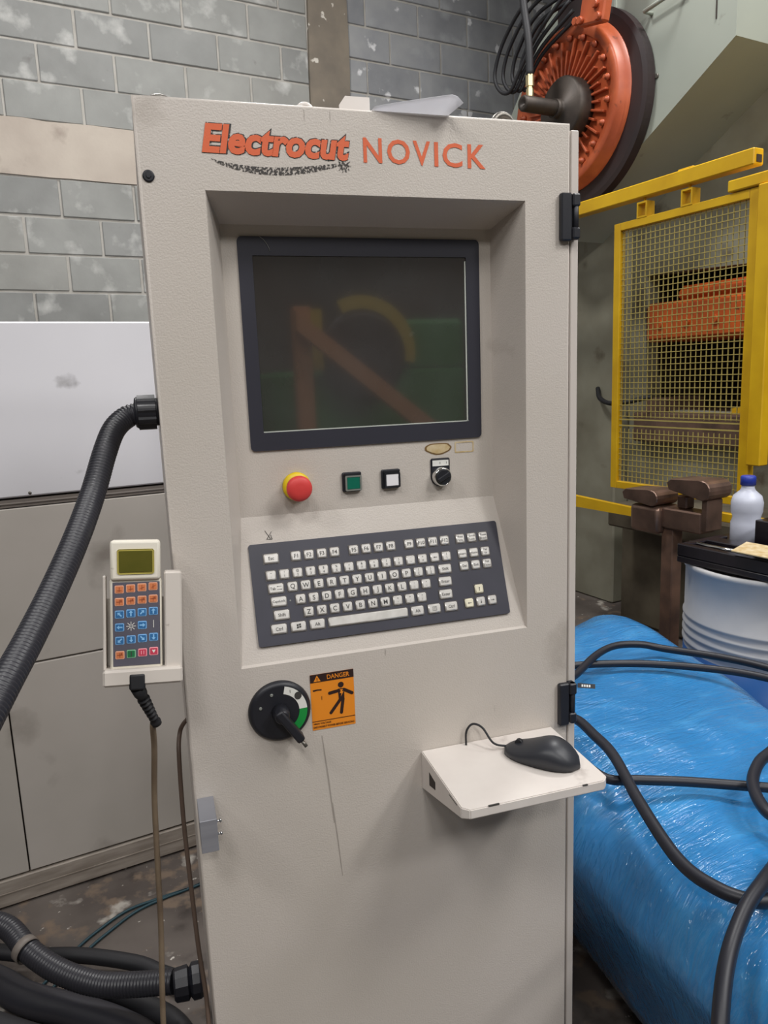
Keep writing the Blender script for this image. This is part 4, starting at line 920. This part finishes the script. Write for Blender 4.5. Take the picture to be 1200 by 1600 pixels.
for yy in (1.59, 1.34):
    bm = new(); ring_prism(bm, [(gx_-.02, yy-.03, 2.125), (gx_-.02, yy+.03, 2.125), (gx_-.02, yy+.03, 2.195), (gx_-.02, yy-.03, 2.195)], [(gx_-.02, yy-.022, 2.133), (gx_-.02, yy+.022, 2.133), (gx_-.02, yy+.022, 2.187), (gx_-.02, yy-.022, 2.187)], (.05, 0, 0)); cyl(bm, (gx_, yy, 2.195), (gx_, yy, 2.215), .006, 8); part('hanger', bm, 'yel', gd_)
t = thing('guard_rail', (gx_, 1.6, 2.2), 'yellow square overhead rail carrying the mesh guard door', 'rail')
bm = new(); box(bm, (gx_-.03, 1.015, 2.212), (gx_+.03, 3.0, 2.275), .004); part('beam', bm, 'yel', t)
bm = new(); box(bm, (gx_-.015, 1.012, 2.222), (gx_+.015, 1.018, 2.250)); part('end_opening', bm, 'gap', t)
bm = new(); box(bm, (gx_-.01, 1.32, 2.275), (gx_+.03, 1.40, 2.285), .002); part('lug', bm, 'yel', t)
solo('guard_post', box(box(new(), (gx_-.045, .915, 1.03), (gx_+.01, .980, 2.128), .004), (gx_-.03, .60, 2.13), (gx_+.45, 1.13, 2.175), .004), 'yel', 'yellow upright post right of the mesh guard door with a yellow top plate', 'post')
solo('lower_guard_rail', box(prism(new(), [(gx_-.03, 3.0, .700), (gx_-.03, 3.0, .76), (gx_-.03, 2.05, .778), (gx_-.03, 1.60, .765), (gx_-.03, 1.60, .722), (gx_-.03, 2.05, .718)], (.03, 0, 0)), (gx_-.03, .9, .772), (gx_+.0, 1.18, .812), .003), 'yel', 'yellow flat rail at knee height under the mesh guard', 'rail')

# ================================================================== STAND, DRUM, TRAY, BOTTLE
t = thing('roller_stand', (2.3, 1.1, 0), 'brown steel work stand with two rounded top brackets and rusty post', 'stand')
SX = 2.28
bm = new(); box(bm, (SX-.03, 1.075, 0), (SX+.03, 1.135, .80), .004); part('post', bm, 'rust', t)
bm = new(); box(bm, (SX-.045, .93, .785), (SX+.045, 1.13, .870), .006); box(bm, (SX-.07, 1.12, .755), (SX+.07, 1.275, .872), .018, seg=2); part('cross_tube', bm, 'steel_brown', t)
def saddle(ya, yb, z0, z1, xo):          # slab that rolls over at its right end
    bm = new(); pts = [(SX+xo, yb, z1-.022), (SX+xo, yb-.02, z1-.006), (SX+xo, ya+.05, z1)]
    for k in range(9):
        a_ = PI/2+PI*k/8; rr = (z1-z0)/2; pts.append((SX+xo, ya+.030+rr*math.cos(a_), z1-rr+rr*math.sin(a_)))
    pts.append((SX+xo, yb-.01, z1-.050))
    prism(bm, pts, (.13, 0, 0), bev=.003); part('saddle', bm, 'steel_brown', t)
saddle(1.125, 1.315, .873, .940, -.075); saddle(.885, 1.085, .925, 1.003, -.065)
bm = new(); box(bm, (SX-.02, 1.02, .871), (SX+.03, 1.07, .926), .006); part('spacer', bm, 'steel_brown', t)
bm = new(); box(bm, (SX-.045, .90, .80), (SX+.045, .929, .926), .004); part('riser', bm, 'steel_brown', t)
bm = new(); lathe(bm, (SX, 1.11, 0), (0, 0, 1), [(0, .17), (.015, .17)], 20); part('base', bm, 'rust', t)

DX, DY = 2.045, .463
t = thing('oil_drum', (DX, DY, 0), 'white steel drum with blue lower half beside the blue load', 'drum')
bm = new(); lathe(bm, (DX, DY, 0), (0, 0, 1), [(0, .285), (.02, .29), (.28, .288), (.29, .296), (.31, .296), (.32, .288), (.505, .288)], 64); part('lower_shell', bm, 'drumblue', t, 'blue lower half')
prof = [(.505, .287)]
for z_ in (.53, .56, .59, .62): prof += [(z_-.008, .287), (z_-.003, .292), (z_+.003, .292), (z_+.008, .287)]
prof += [(.78, .287), (.785, .293), (.80, .293), (.80, .28), (.792, .275), (.792, 0)]
bm = new(); lathe(bm, (DX, DY, 0), (0, 0, 1), prof, 64, caps=False); part('upper_shell', bm, 'tank', t, 'white upper half')

t = thing('drip_tray', (2.0, .5, .88), 'oily black steel fixture lying across the top of the white drum', 'tray')
def C2(x, y): return (x, y)
U = Vector((.55, -.83, 0)).normalized(); Vv = Vector((.83, .55, 0)); O_ = Vector((1.735, .660, .883))
def TB(u0, u1, v0, v1, z0, z1, bev=.003): 
    b_ = new(); T_ = Matrix((U, Vv, (0, 0, 1))).transposed().to_4x4(); T_.translation = O_
    return box(b_, (u0, v0, z0-.883), (u1, v1, z1-.883), bev, T=T_)
U = Vector((.02, -1, 0)).normalized(); Vv = Vector((1, .02, 0)); O_ = Vector((1.775, .70, .803))
bp_ = TB(.05, .52, 0, .48, .883, .905); T9 = Matrix((U, Vv, (0, 0, 1))).transposed().to_4x4(); T9.translation = O_
box(bp_, (-.06, .22, 0), (.05, .48, .022), .003, T=T9); part('base_plate', bp_, 'tray', t)
part('side_wall', TB(.05, .52, 0, .03, .905, .945), 'tray', t); part('side_wall', TB(.05, .08, .031, .22, .905, .945), 'tray', t)
part('ridge', TB(.082, .52, .10, .16, .905, .950), 'tray', t)
part('clamp_block', TB(.19, .52, .20, .34, .905, 1.02), 'tray', t)
part('rod', tube(new(), [O_ + U*.05 + Vv*.065 + Vector((0, 0, .055)), O_ + U*.30 + Vv*.065 + Vector((0, 0, .055))], .008, 10, raw=True), 'chrome', t, 'shiny rod')
solo('cardboard_scrap', prism(new(), [O_ + U*a + Vv*b + Vector((0, 0, z_)) for a, b, z_ in ((.26, -.012, .075), (.52, -.012, .075), (.52, .09, .085), (.24, .09, .085))], (0, 0, .003)), 'residue', 'piece of beige cardboard on the black fixture at the right edge', 'cardboard')

t = thing('plastic_bottle', (2.105, .636, .826), 'white plastic bottle with a blue cap standing on the black fixture', 'bottle')
bx, by = 2.105, .636
bm = new(); lathe(bm, (bx, by, .826), (0, 0, 1), [(a_*1.3, r_*1.28) for a_, r_ in [(0, .036), (.004, .040), (.055, .040), (.07, .035), (.085, .040), (.11, .041), (.128, .036), (.142, .020), (.150, .0165), (.160, .0165)]], 28); part('flask', bm, 'bottle', t)
bm = new(); lathe(bm, (bx, by, 1.030), (0, 0, 1), [(0, .025), (.028, .025), (.032, .021)], 20); part('cap', bm, 'cap', t)
